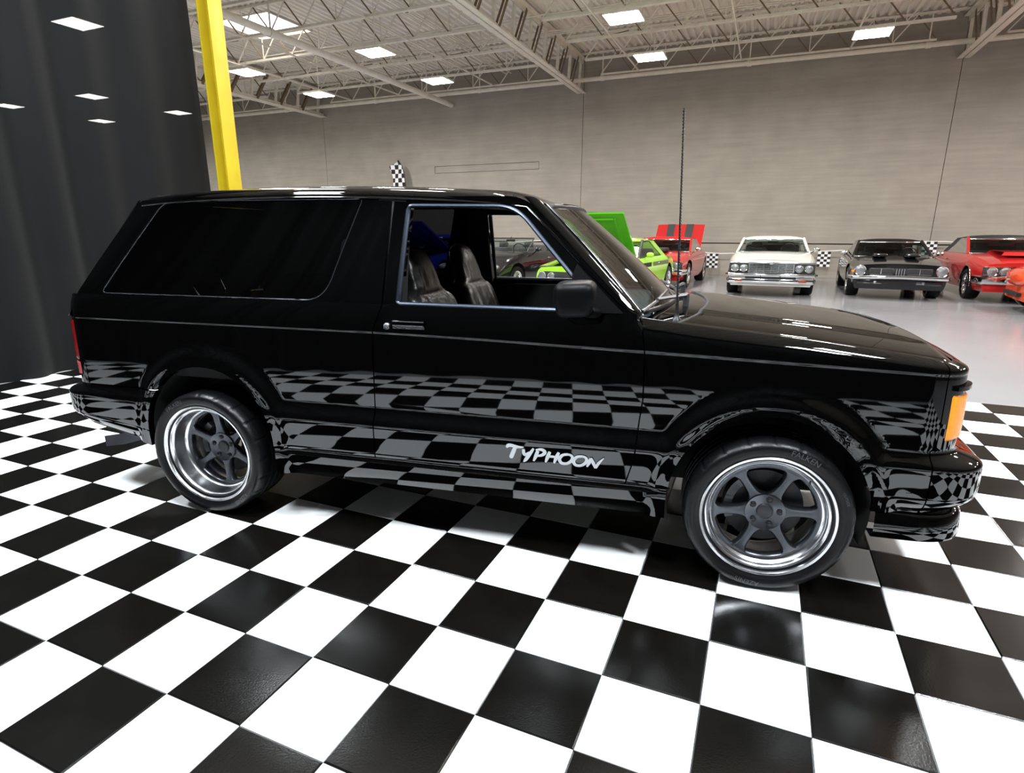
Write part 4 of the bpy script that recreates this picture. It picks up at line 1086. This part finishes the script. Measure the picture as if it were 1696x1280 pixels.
    if not openboot: deck(Lr, p['cr'] + 0.02, 0.03).build('trunk_lid', paint, c, 50)
    else:
        L = p['cr'] - Lr - 0.05; hx, hz = p['cr'] - 0.05, top(p['cr']) + 0.03
        Mx = Matrix.Translation((hx, 0, hz)) @ Euler((0, openboot, 0)).to_matrix().to_4x4()
        lid = MB().grid(lambda u, v: Mx @ Vector((-u * L, lerp(-1, 1, v) * W * 0.80, 0.02 * (1 - (2 * v - 1) ** 2))), 8, 16)
        lid.grid(lambda u, v: Mx @ Vector((-u * L, lerp(-1, 1, v) * W * 0.79, -0.03)), 8, 16); lo = lid.build('trunk_lid', paint, c, 40)
        for sgn in (-1, 1): MB().grid(lambda u, v: Mx @ Vector((-u * L, sgn * 0.27 + lerp(-0.11, 0.11, v), 0.026)), 2, 2).build('stripe', DGREY, lo, 0); 
        for sgn in (-1, 1): MB().grid(lambda u, v: Mx @ Vector((-u * L, sgn * 0.27 + lerp(-0.11, 0.11, v), -0.034)), 2, 2).build('stripe', DGREY, lo, 0)
    # nose and tail caps
    def cap(x, sgn, m_):
        return MB().grid(lambda u, v: (x + sgn * 0.02 * (1 - (2 * u - 1) ** 2), lerp(-1, 1, u) * ww(x, v), lerp(zb + (0.12 if sgn < 0 else 0.0), top(x) + 0.03 * (1 - abs(2 * u - 1) ** 2.4) * (v > 0.99), v)), 24, 10)
    cap(Lf, 1, paint).build('nose_panel', p.get('nosecol', paint), c, 50); cap(Lr, -1, paint).build('tail_panel', paint, c, 50)
    MB().box((0, 0, zb + 0.10), (Lf - Lr - 0.3, W * 1.25, 0.06)).build('floor_pan', DARK, c, 0)
    # greenhouse
    a0, a1, b0, b1, rz = p['ws0'], p['ws1'], p['rw0'], p['rw1'], p['roof']; tw = p.get('tw', 0.72); bw = 0.86; roofcol = p.get('roofcol', paint)
    def P3(x, k, z, sy): return Vector((x, sy * W * k, z))
    zc0, zc1 = top(a0) - 0.01, top(b0) - 0.01
    glass = p.get('glass', BGGLASS)
    def wsg(u, v): y = lerp(-1, 1, u); return (lerp(a0, a1, v) + 0.10 * (1 - y * y), y * W * lerp(bw, tw, v) * 0.985, lerp(zc0 + 0.02, rz - 0.075, v))
    MB().grid(wsg, 16, 8).build('windshield', glass, c, 180)
    MB().tube([Vector(wsg(k / 16, 1.0)) for k in range(17)] + [Vector(wsg(1, 1 - k / 8)) for k in range(1, 9)] + [Vector(wsg(1 - k / 16, 0)) for k in range(1, 17)] + [Vector(wsg(0, k / 8)) for k in range(1, 8)], 0.016, 6, closed=True).build('windshield_trim', CHROME if not p.get('darktrim') else DGREY, c, 60)
    if not p.get('convertible'):
        MB().grid(lambda u, v: (lerp(b0, b1, v) - 0.06 * (1 - (2 * u - 1) ** 2), lerp(-1, 1, u) * W * lerp(bw, tw, v) * 0.92, lerp(zc1 + 0.02, rz - 0.045, v)), 12, 8).build('rear_window', glass, c, 180)
        def rf(u, v):
            y = lerp(-1, 1, v); x = lerp(b1 - 0.04, a1 + 0.09 * (1 - y * y) + 0.02, u)
            return (x, y * W * (tw + 0.01), rz - 0.055 * abs(y) ** 3.5 + 0.02 * math.sin(pi * u) - 0.02 * (1 - u) ** 3 - 0.065 * smooth(0.90, 1.0, u) ** 1.5)
        rm = MB().grid(rf, 24, 24); rm.grid(lambda u, v: Vector(rf(u, v)) + Vector((0, 0, -0.045)), 24, 24); rm.build('roof', roofcol, c, 50)
        for sy in (-1, 1):
            MB().tube([P3(a0 + 0.0, bw, zc0, sy), P3(a1 - 0.01, tw, rz - 0.05, sy)], 0.033, 8).build('windshield_pillar', paint if not p.get('darktrim') else DGREY, c, 60)
            MB().rings([[P3(b0 - 0.0, bw, zc1, sy), P3(b0 + 0.42, bw, zc1, sy)], [P3(b1 - 0.02, tw, rz - 0.05, sy), P3(b1 + 0.30, tw, rz - 0.05, sy)]], closed=False).build('roof_pillar', roofcol, c, 0)
            q = [P3(a0 - 0.08, bw, zc0 + 0.02, sy), P3(b0 + 0.42, bw, zc1 + 0.02, sy), P3(b1 + 0.32, tw, rz - 0.06, sy), P3(a1 - 0.07, tw, rz - 0.06, sy)]
            MB().add(q, [(0, 1, 2, 3)]).build('side_window', glass, c, 0)
            MB().tube(q, 0.010, 6, closed=True).build('window_trim', CHROME if not p.get('darktrim') else DGREY, c, 60)
    # cabin
    for sy in (-1, 1):
        s = MB().box((a0 - 0.80, sy * W * 0.40, top(0) - 0.15), (0.14, W * 0.52, 0.52), rot=(0, -0.25, 0), bev=0.05)
        s.box((a0 - 0.88, sy * W * 0.40, top(0) + 0.15), (0.09, W * 0.28, 0.17), rot=(0, -0.2, 0), bev=0.04); s.build('seat', DGREY, c, 50)
    MB().box((b0 + 0.55, 0, top(0) - 0.10), (0.2, W * 1.4, 0.5), rot=(0, -0.3, 0), bev=0.05).build('bench_seat', DGREY, c, 50)
    MB().box((a0 - 0.12, 0, zc0 - 0.04), (0.28, W * 1.5, 0.13), bev=0.03).build('dashboard', DGREY, c, 40)
    swc = Vector((a0 - 0.42, W * 0.40, zc0 + 0.05)); RR3 = Euler((0, math.radians(-65), 0)).to_matrix()
    MB().tube([swc + RR3 @ Vector((0.18 * math.cos(2 * pi * k / 24), 0.18 * math.sin(2 * pi * k / 24), 0)) for k in range(24)], 0.012, 6, closed=True).bar(swc + RR3 @ Vector((0, -0.18, 0)), swc + RR3 @ Vector((0, 0.18, 0)), 0.03, 0.015).build('steering_wheel', DGREY, c, 40)
    MB().box((a1 + 0.02, 0, rz - 0.13), (0.03, 0.24, 0.06), bev=0.012).bar((a1 + 0.02, 0, rz - 0.11), (a1 - 0.02, 0, rz - 0.04), 0.015, 0.015).build('rear_view_mirror', DGREY, c, 40)
    for sy in p.get('mirrors', (1,)):
        MB().rings(ell((a0 - 0.25, sy * (W * 0.97 + 0.07), top(a0) + 0.075), 0.05, 0.075, 0.05, 10, 2.4), cap0=True, cap1=True).bar((a0 - 0.25, sy * W * 0.9, top(a0) - 0.02), (a0 - 0.25, sy * (W * 0.97 + 0.05), top(a0) + 0.06), 0.025, 0.02).build('door_mirror', CHROME if p.get('chromemirror', True) else paint, c, 50)
    for sy in (-1, 1): MB().box((-0.35, sy * (ww(-0.35, 0.8) + 0.012), lerp(zb, top(-0.35), 0.80)), (0.13, 0.03, 0.028), bev=0.008).build('door_handle', CHROME, c, 40)
    # wheels
    for xw in (wb / 2, -wb / 2):
        for sy in (-1, 1):
            w = link('wheel', BW[1], c, (xw, sy * (W - 0.025), 0.315), (0, 0, 0 if sy < 0 else pi))
            link('tire', BW[0], w); link('wheel_spokes', BW[2], w); link('wheel_back', BW[3], w)
        for sy in (-1, 1):
            MB().grid(lambda u, v: (xw + 0.38 * math.cos(pi * u), sy * lerp(W * 0.96, W * 0.5, v), 0.33 + 0.38 * math.sin(pi * u)), 20, 2).build('wheel_liner', DARK, c, 180)
            if p.get('archtrim'): MB().tube([(xw + 0.375 * math.cos(a), sy * (half(xw) * 0.99), 0.33 + 0.375 * math.sin(a)) for a in frange(-0.1, pi + 0.1, 24)], 0.010, 6).build('arch_trim', CHROME, c, 60)
    p['front'](c, Lf, W, p)
    # tail lamps, rear bumper
    for sy in (-1, 1): MB().box((Lr - 0.01, sy * W * 0.62, 0.62), (0.03, W * 0.42, 0.10), bev=0.01).build('tail_light', REDLENS, c, 40)
    MB().box((Lr - 0.05, 0, 0.46), (0.08, W * 1.8, 0.12), bev=0.03).build('bumper', CHROME, c, 40)
    return c
def both_c(c, name, mb, m): mb.build(name, m, c, 50); mb.mirror_y().build(name, m, c, 50)
def headlamp(c, x, y, z, r, ring=CHROME):
    h = MB().lathe([(0.0, 0.012), (r * 0.5, 0.010), (r * 0.86, 0.0), (r * 0.88, -0.03)], 24, 'x', (x, y, z)).build('headlight', HLG, c, 50)
    MB().lathe([(r * 0.88, -0.03), (r * 0.88, 0.008), (r * 1.0, 0.014), (r * 1.10, 0.0), (r * 1.10, -0.04)], 28, 'x', (x, y, z)).build('headlight_bezel', ring, h, 50)
def bumper_bar(c, Lf, W, z, h, wrap_=0.35, m=CHROME, proud=0.09, drop=0.0):
    path = [(Lf - wrap_, -W * 1.0), (Lf - 0.08, -W * 0.985), (Lf + proud * 0.5, -W * 0.93), (Lf + proud * 0.9, -W * 0.6), (Lf + proud, 0)]
    path += [(x, -y) for x, y in reversed(path[:-1])]; rings = []
    for i, (x, y) in enumerate(path):
        n = Vector((0.0, math.copysign(1, y) if abs(y) > W * 0.96 else 0, 0)) if i in (0, len(path) - 1) else None
        d = Vector((path[min(i + 1, len(path) - 1)][0] - path[max(i - 1, 0)][0], path[min(i + 1, len(path) - 1)][1] - path[max(i - 1, 0)][1], 0)).normalized(); nn = Vector((d.y, -d.x, 0))
        pr = []
        for a, b in ((-0.02, 0.5), (0.012, 0.42), (0.022, 0.12), (0.018, -0.1), (0.005, -0.4), (-0.02, -0.5)):
            pr.append(Vector((x, y, z + b * h - drop * abs(y) / W)) + nn * a)
        rings.append(pr)
    return MB().rings(rings, cap0=True, cap1=True).build('bumper', m, c, 50)
def front_sedan(c, Lf, W, p):
    # wide chrome face: twin round lamps each side, fine bars, stepped bumper
    x = Lf + 0.035
    MB().box((Lf + 0.01, 0, 0.62), (0.05, W * 1.86, 0.22), bev=0.01).build('grille', DGREY, c, 30)
    for sgn in (-1, 1):
        for y in (0.80, 0.60): headlamp(c, Lf + 0.045, sgn * W * y, 0.62, 0.080)
    MB().box((x, 0, 0.735), (0.05, W * 1.88, 0.028), bev=0.008).build('grille_surround', CHROME, c, 30)
    for k in range(6): MB().box((x, 0, 0.535 + 0.033 * k), (0.03, W * 1.0, 0.009)).build('grille_bar', CHROME, c, 0)
    for k in range(7): MB().box((x - 0.004, lerp(-W * 0.48, W * 0.48, k / 6), 0.62), (0.02, 0.006, 0.19)).build('grille_upright', CHROME, c, 0)
    MB().rings(ell((x + 0.02, 0, 0.735), 0.02, 0.05, 0.035, 8), cap0=True, cap1=True).build('hood_emblem', CHROME, c, 50)
    bumper_bar(c, Lf, W, 0.475, 0.075, 0.6, proud=0.13); bumper_bar(c, Lf, W * 0.97, 0.345, 0.12, 0.4, proud=0.11)
    MB().box((Lf + 0.075, 0, 0.415), (0.03, W * 1.1, 0.07)).build('lower_grille', DGREY, c, 0)
    for sgn in (-1, 1):
        MB().box((Lf + 0.122, sgn * W * 0.69, 0.36), (0.02, 0.15, 0.045), bev=0.006).build('marker_light', mat('marker_red', (0.30, 0.035, 0.01), 0.3), c, 30)
        MB().box((Lf + 0.135, sgn * W * 0.21, 0.385), (0.035, 0.02, 0.19), bev=0.006).build('bumper_guard', CHROME, c, 30)
    MB().bar((p['ws0'] + 0.02, -0.1, p['ztop'][3] + 0.06), (p['ws0'] - 0.06, -0.55, p['ztop'][3] + 0.13), 0.012, 0.012).build('wiper', CHROME, c, 0)
def front_coupe(c, Lf, W, p):
    # black nose, round single lamps, split slot grille, bonnet scoops
    MB().box((Lf + 0.015, 0, 0.585), (0.03, W * 1.25, 0.13), bev=0.01).build('grille', DGREY, c, 30)
    for sgn in (-1, 1):
        headlamp(c, Lf + 0.03, sgn * W * 0.80, 0.60, 0.105)
        q = [Vector((Lf + 0.035, sgn * W * a, z)) for a, z in ((0.14, 0.525), (0.60, 0.525), (0.60, 0.645), (0.14, 0.645))]
        MB().tube(q, 0.008, 6, closed=True).build('grille_surround', CHROME, c, 60)
        MB().bar((Lf + 0.03, sgn * W * 0.38, 0.53), (Lf + 0.03, sgn * W * 0.38, 0.64), 0.012, 0.012).build('grille_bar', CHROME, c, 0)
        MB().box((Lf + 0.03, sgn * W * 0.42, 0.36), (0.03, 0.15, 0.06), bev=0.01).build('fog_light', HLG, c, 30)
        MB().box((p['cf'] + 0.45, sgn * 0.30, p['ztop'][3] + 0.055), (0.5, 0.26, 0.07), bev=0.03).build('hood_scoop', p['paint'], c, 40)
        MB().box((p['cf'] + 0.695, sgn * 0.30, p['ztop'][3] + 0.055), (0.02, 0.20, 0.035), bev=0.006).build('scoop_mouth', DARK, c, 30)
    for k in range(4): MB().box((Lf + 0.03, lerp(-0.07, 0.07, k / 3), 0.585), (0.03, 0.012, 0.13)).build('grille_bar', CHROME, c, 0)
    bumper_bar(c, Lf, W, 0.475, 0.085, 0.25, proud=0.10, drop=0.02)
    MB().box((Lf - 0.02, 0, 0.37), (0.08, W * 1.7, 0.12), bev=0.03).build('valance', p['paint'], c, 40)
    MB().box((Lf + 0.03, 0, 0.38), (0.03, W * 0.9, 0.075)).build('lower_grille', DARK, c, 0)
    MB().box((Lf + 0.02, -W * 0.97 + 0.02, 0.58), (0.02, 0.06, 0.05), bev=0.01).build('marker_light', AMBER, c, 30)
def front_chevelle(c, Lf, W, p):
    MB().box((Lf + 0.01, 0, 0.62), (0.04, W * 1.88, 0.19), bev=0.01).build('grille', DGREY, c, 30)
    for sgn in (-1, 1):
        for y in (0.78, 0.55): headlamp(c, Lf + 0.035, sgn * W * y, 0.62, 0.092)
    for z in (0.555, 0.63, 0.715): MB().box((Lf + 0.035, 0, z), (0.02, W * 1.86 if z != 0.63 else W * 0.95, 0.014)).build('grille_bar', CHROME, c, 0)
    bumper_bar(c, Lf, W, 0.45, 0.16, 0.35, proud=0.10)
    for sgn in (-1, 1): MB().box((Lf + 0.115, sgn * W * 0.45, 0.43), (0.02, 0.20, 0.06), bev=0.01).build('marker_light', HLG, c, 30)
    MB().rings([[(p['cf'] + 0.1, y, p['ztop'][3] + 0.03) for y in (-0.5, 0.5)], [(p['cf'] + 0.1, y, p['ztop'][3] + 0.085) for y in (-0.45, 0.45)], [(p['cf'] + 0.95, y, p['ztop'][3] + 0.07) for y in (-0.45, 0.45)], [(p['cf'] + 1.0, y, p['ztop'][3] - 0.0) for y in (-0.5, 0.5)]], closed=False).build('cowl_scoop', p['paint'], c, 20)
def front_nova(c, Lf, W, p):
    MB().box((Lf + 0.01, 0, 0.58), (0.04, W * 1.85, 0.17), bev=0.01).build('grille', DGREY, c, 30)
    for sgn in (-1, 1):
        headlamp(c, Lf + 0.035, sgn * W * 0.74, 0.585, 0.092)
        MB().box((Lf + 0.115, sgn * W * 0.72, 0.40), (0.02, 0.16, 0.055), bev=0.006).build('marker_light', mat('marker_amber', (0.55, 0.14, 0.02), 0.3), c, 30)
    for k in range(5): MB().box((Lf + 0.03, 0, 0.51 + 0.035 * k), (0.02, W * 1.2, 0.008)).build('grille_bar', CHROME, c, 0)
    bumper_bar(c, Lf, W, 0.43, 0.14, 0.35, proud=0.09)
    MB().box((p['cf'] + 0.45, 0, p['ztop'][3] + 0.07), (0.5, 0.5, 0.10), bev=0.04).build('hood_scoop', DGREY, c, 40)
def front_challenger(c, Lf, W, p):
    MB().box((Lf + 0.01, 0, 0.56), (0.04, W * 1.7, 0.18), bev=0.02).build('grille', DGREY, c, 30)
    for sgn in (-1, 1):
        headlamp(c, Lf + 0.035, sgn * W * 0.78, 0.56, 0.082); headlamp(c, Lf + 0.035, sgn * W * 0.56, 0.56, 0.07)
    bumper_bar(c, Lf, W, 0.44, 0.08, 0.3, m=p['paint'], proud=0.07)
    MB().box((Lf - 0.10, 0, 0.72), (0.20, W * 1.75, 0.05), bev=0.02).build('header_panel', DGREY, c, 40)
    # black strobe stripe along the flank
    for sgn in (-1, 1):
        for k in range(14):
            x0 = 0.95 - 0.055 * k; 
            MB().box((x0, sgn * (W * 0.990), 0.735), (0.028, 0.012, 0.085)).build('stripe_bar', DGREY, c, 0)
        MB().box((-0.55, sgn * (W * 0.990), 0.735), (1.2, 0.010, 0.085)).build('side_stripe', mat('grey_stripe', (0.10, 0.14, 0.045), 0.4), c, 0)
def front_sport(c, Lf, W, p):
    for sgn in (-1, 1):
        MB().rings(ell((Lf - 0.10, sgn * W * 0.72, 0.62), 0.16, 0.12, 0.07, 10, 2.2), cap0=True, cap1=True).build('headlight', HLG, c, 50)
    MB().rings(ell((Lf + 0.0, 0, 0.48), 0.05, W * 0.5, 0.10, 10, 2.6), cap0=True, cap1=True).build('grille', DARK, c, 50)
    MB().box((Lf - 0.02, 0, 0.30), (0.10, W * 1.7, 0.08), bev=0.03).build('bumper', p['paint'], c, 40)

def front_plain(c, Lf, W, p):
    MB().rings(ell((Lf - 0.10, 0, 0.60), 0.22, W * 0.93, 0.16, 12, 2.6), cap0=True, cap1=True).build('nose_cap', p['paint'], c, 60)
    for sgn in (-1, 1): MB().box((Lf - 0.02, sgn * W * 0.90, 0.52), (0.10, 0.05, 0.10), bev=0.015).build('bumper_guard', CHROME, c, 40)
WHITEP = car_paint('white_car_paint', (0.80, 0.78, 0.72)); REDP = car_paint('red_car_paint', (0.46, 0.020, 0.020)); ORANGE = car_paint('orange_red_car_paint', (0.78, 0.075, 0.018))
LIME = car_paint('lime_car_paint', (0.36, 0.70, 0.045)); BLACKC = car_paint('black_car_paint', (0.008, 0.008, 0.009)); BLUE = car_paint('blue_car_paint', (0.02, 0.05, 0.55)); DRED = car_paint('dark_red_car_paint', (0.28, 0.012, 0.016)); VINYL = mat('black_vinyl_roof', (0.012, 0.012, 0.013), 0.5, bump=0.2, bscale=200)
HR = -pi / 2     # facing the camera end of the hall
base = dict(nose=2.20, tail=-2.25, w=1.80, wb=2.62, cf=0.78, cr=-1.22, ztop=[0.80, 0.84, 0.88, 0.885, 0.80, 0.74], ws0=0.78, ws1=0.10, rw0=-1.30, rw1=-0.72, roof=1.26)
def car_at(name, label, fx, fy, hd, over, **kw):
    """placed by the middle of its front axle"""
    p = dict(base); p.update(kw); h = Vector((math.cos(hd), math.sin(hd), 0)); loc = Vector((fx, fy, -0.013)) - h * (p['wb'] / 2)
    return classic_car(name, label, loc, hd, p)
car_at('sedan', 'white full-size classic sedan with wide chrome grille and four round headlights', 0.78, 12.72, HR, 0, paint=WHITEP, nose=2.28, tail=-2.55, wb=2.80, w=1.84, cf=0.75, cr=-1.35, ztop=[0.82, 0.86, 0.90, 0.905, 0.83, 0.76], ws0=0.72, ws1=0.05, rw0=-1.5, rw1=-0.85, roof=1.275, tw=0.74, front=front_sedan, mirrors=(1,), zb=0.24)
car_at('coupe', 'black muscle coupe with chrome bumper, round headlights and twin hood scoops', 3.27, 13.12, HR - 0.03, 0, paint=BLACKC, nose=2.16, tail=-2.25, w=1.80, ztop=[0.80, 0.82, 0.83, 0.835, 0.77, 0.71], roof=1.225, front=front_coupe, darktrim=False, mirrors=(-1, 1), tw=0.70)
car_at('coupe', 'red muscle coupe with black vinyl roof beside the black coupe', 5.54, 13.30, HR, 0, paint=REDP, roofcol=VINYL, nose=2.20, tail=-2.35, w=1.86, ztop=[0.84, 0.88, 0.92, 0.925, 0.85, 0.765], roof=1.305, front=front_chevelle, mirrors=(1,), tw=0.73, archtrim=True)
car_at('coupe', 'red compact coupe with raised striped trunk lid behind the lime green car', -1.95, 13.45, HR - 0.05, 0, paint=REDP, nose=2.06, tail=-2.15, w=1.72, wb=2.62, ztop=[0.80, 0.83, 0.86, 0.87, 0.80, 0.70], roof=1.25, openboot=0.92, front=front_nova, mirrors=(1,), tw=0.74)
car_at('coupe', 'lime green muscle coupe with raised hood and black side stripe', -2.50, 9.20, HR - 0.10, 0, paint=LIME, hoodcol=car_paint('green_hood_paint', (0.09, 0.42, 0.015)), nose=2.06, tail=-1.95, w=1.80, wb=2.62, ztop=[0.82, 0.86, 0.88, 0.86, 0.80, 0.72], roof=1.25, openhood=0.72, front=front_challenger, darktrim=True, mirrors=(1,), tw=0.70, chromemirror=False)
car_at('convertible', 'black open-top sports car seen through the truck window', -5.35, 10.25, HR - 0.10, 0, paint=BLACKC, nose=2.05, tail=-2.1, w=1.80, wb=2.55, ztop=[0.80, 0.86, 0.90, 0.90, 0.80, 0.58], ws0=0.62, ws1=0.0, rw0=-1.3, rw1=-0.8, roof=1.30, convertible=True, darktrim=True, front=front_sport, mirrors=(-1, 1), chromemirror=False)
car_at('coupe', 'dark red coupe parked at the wall between the convertible and the lime car', -4.35, 14.75, HR, 0, paint=DRED, nose=2.1, tail=-2.2, w=1.76, ztop=[0.74, 0.76, 0.80, 0.81, 0.75, 0.66], roof=1.12, front=front_nova, darktrim=True)
car_at('coupe', 'blue coupe with raised hood seen through the tinted rear glass', -7.6, 10.9, HR - 0.1, 0, paint=BLUE, openhood=0.52, front=front_challenger, roof=1.3)
car_at('coupe', 'orange-red car cut off by the right edge of the picture', 5.30, 11.15, pi - 0.10, 0, paint=ORANGE, nose=1.74, tail=-2.2, w=1.60, wb=2.62, ztop=[0.84, 0.88, 0.90, 0.90, 0.90, 0.70], roof=1.28, front=front_plain, mirrors=(1,))
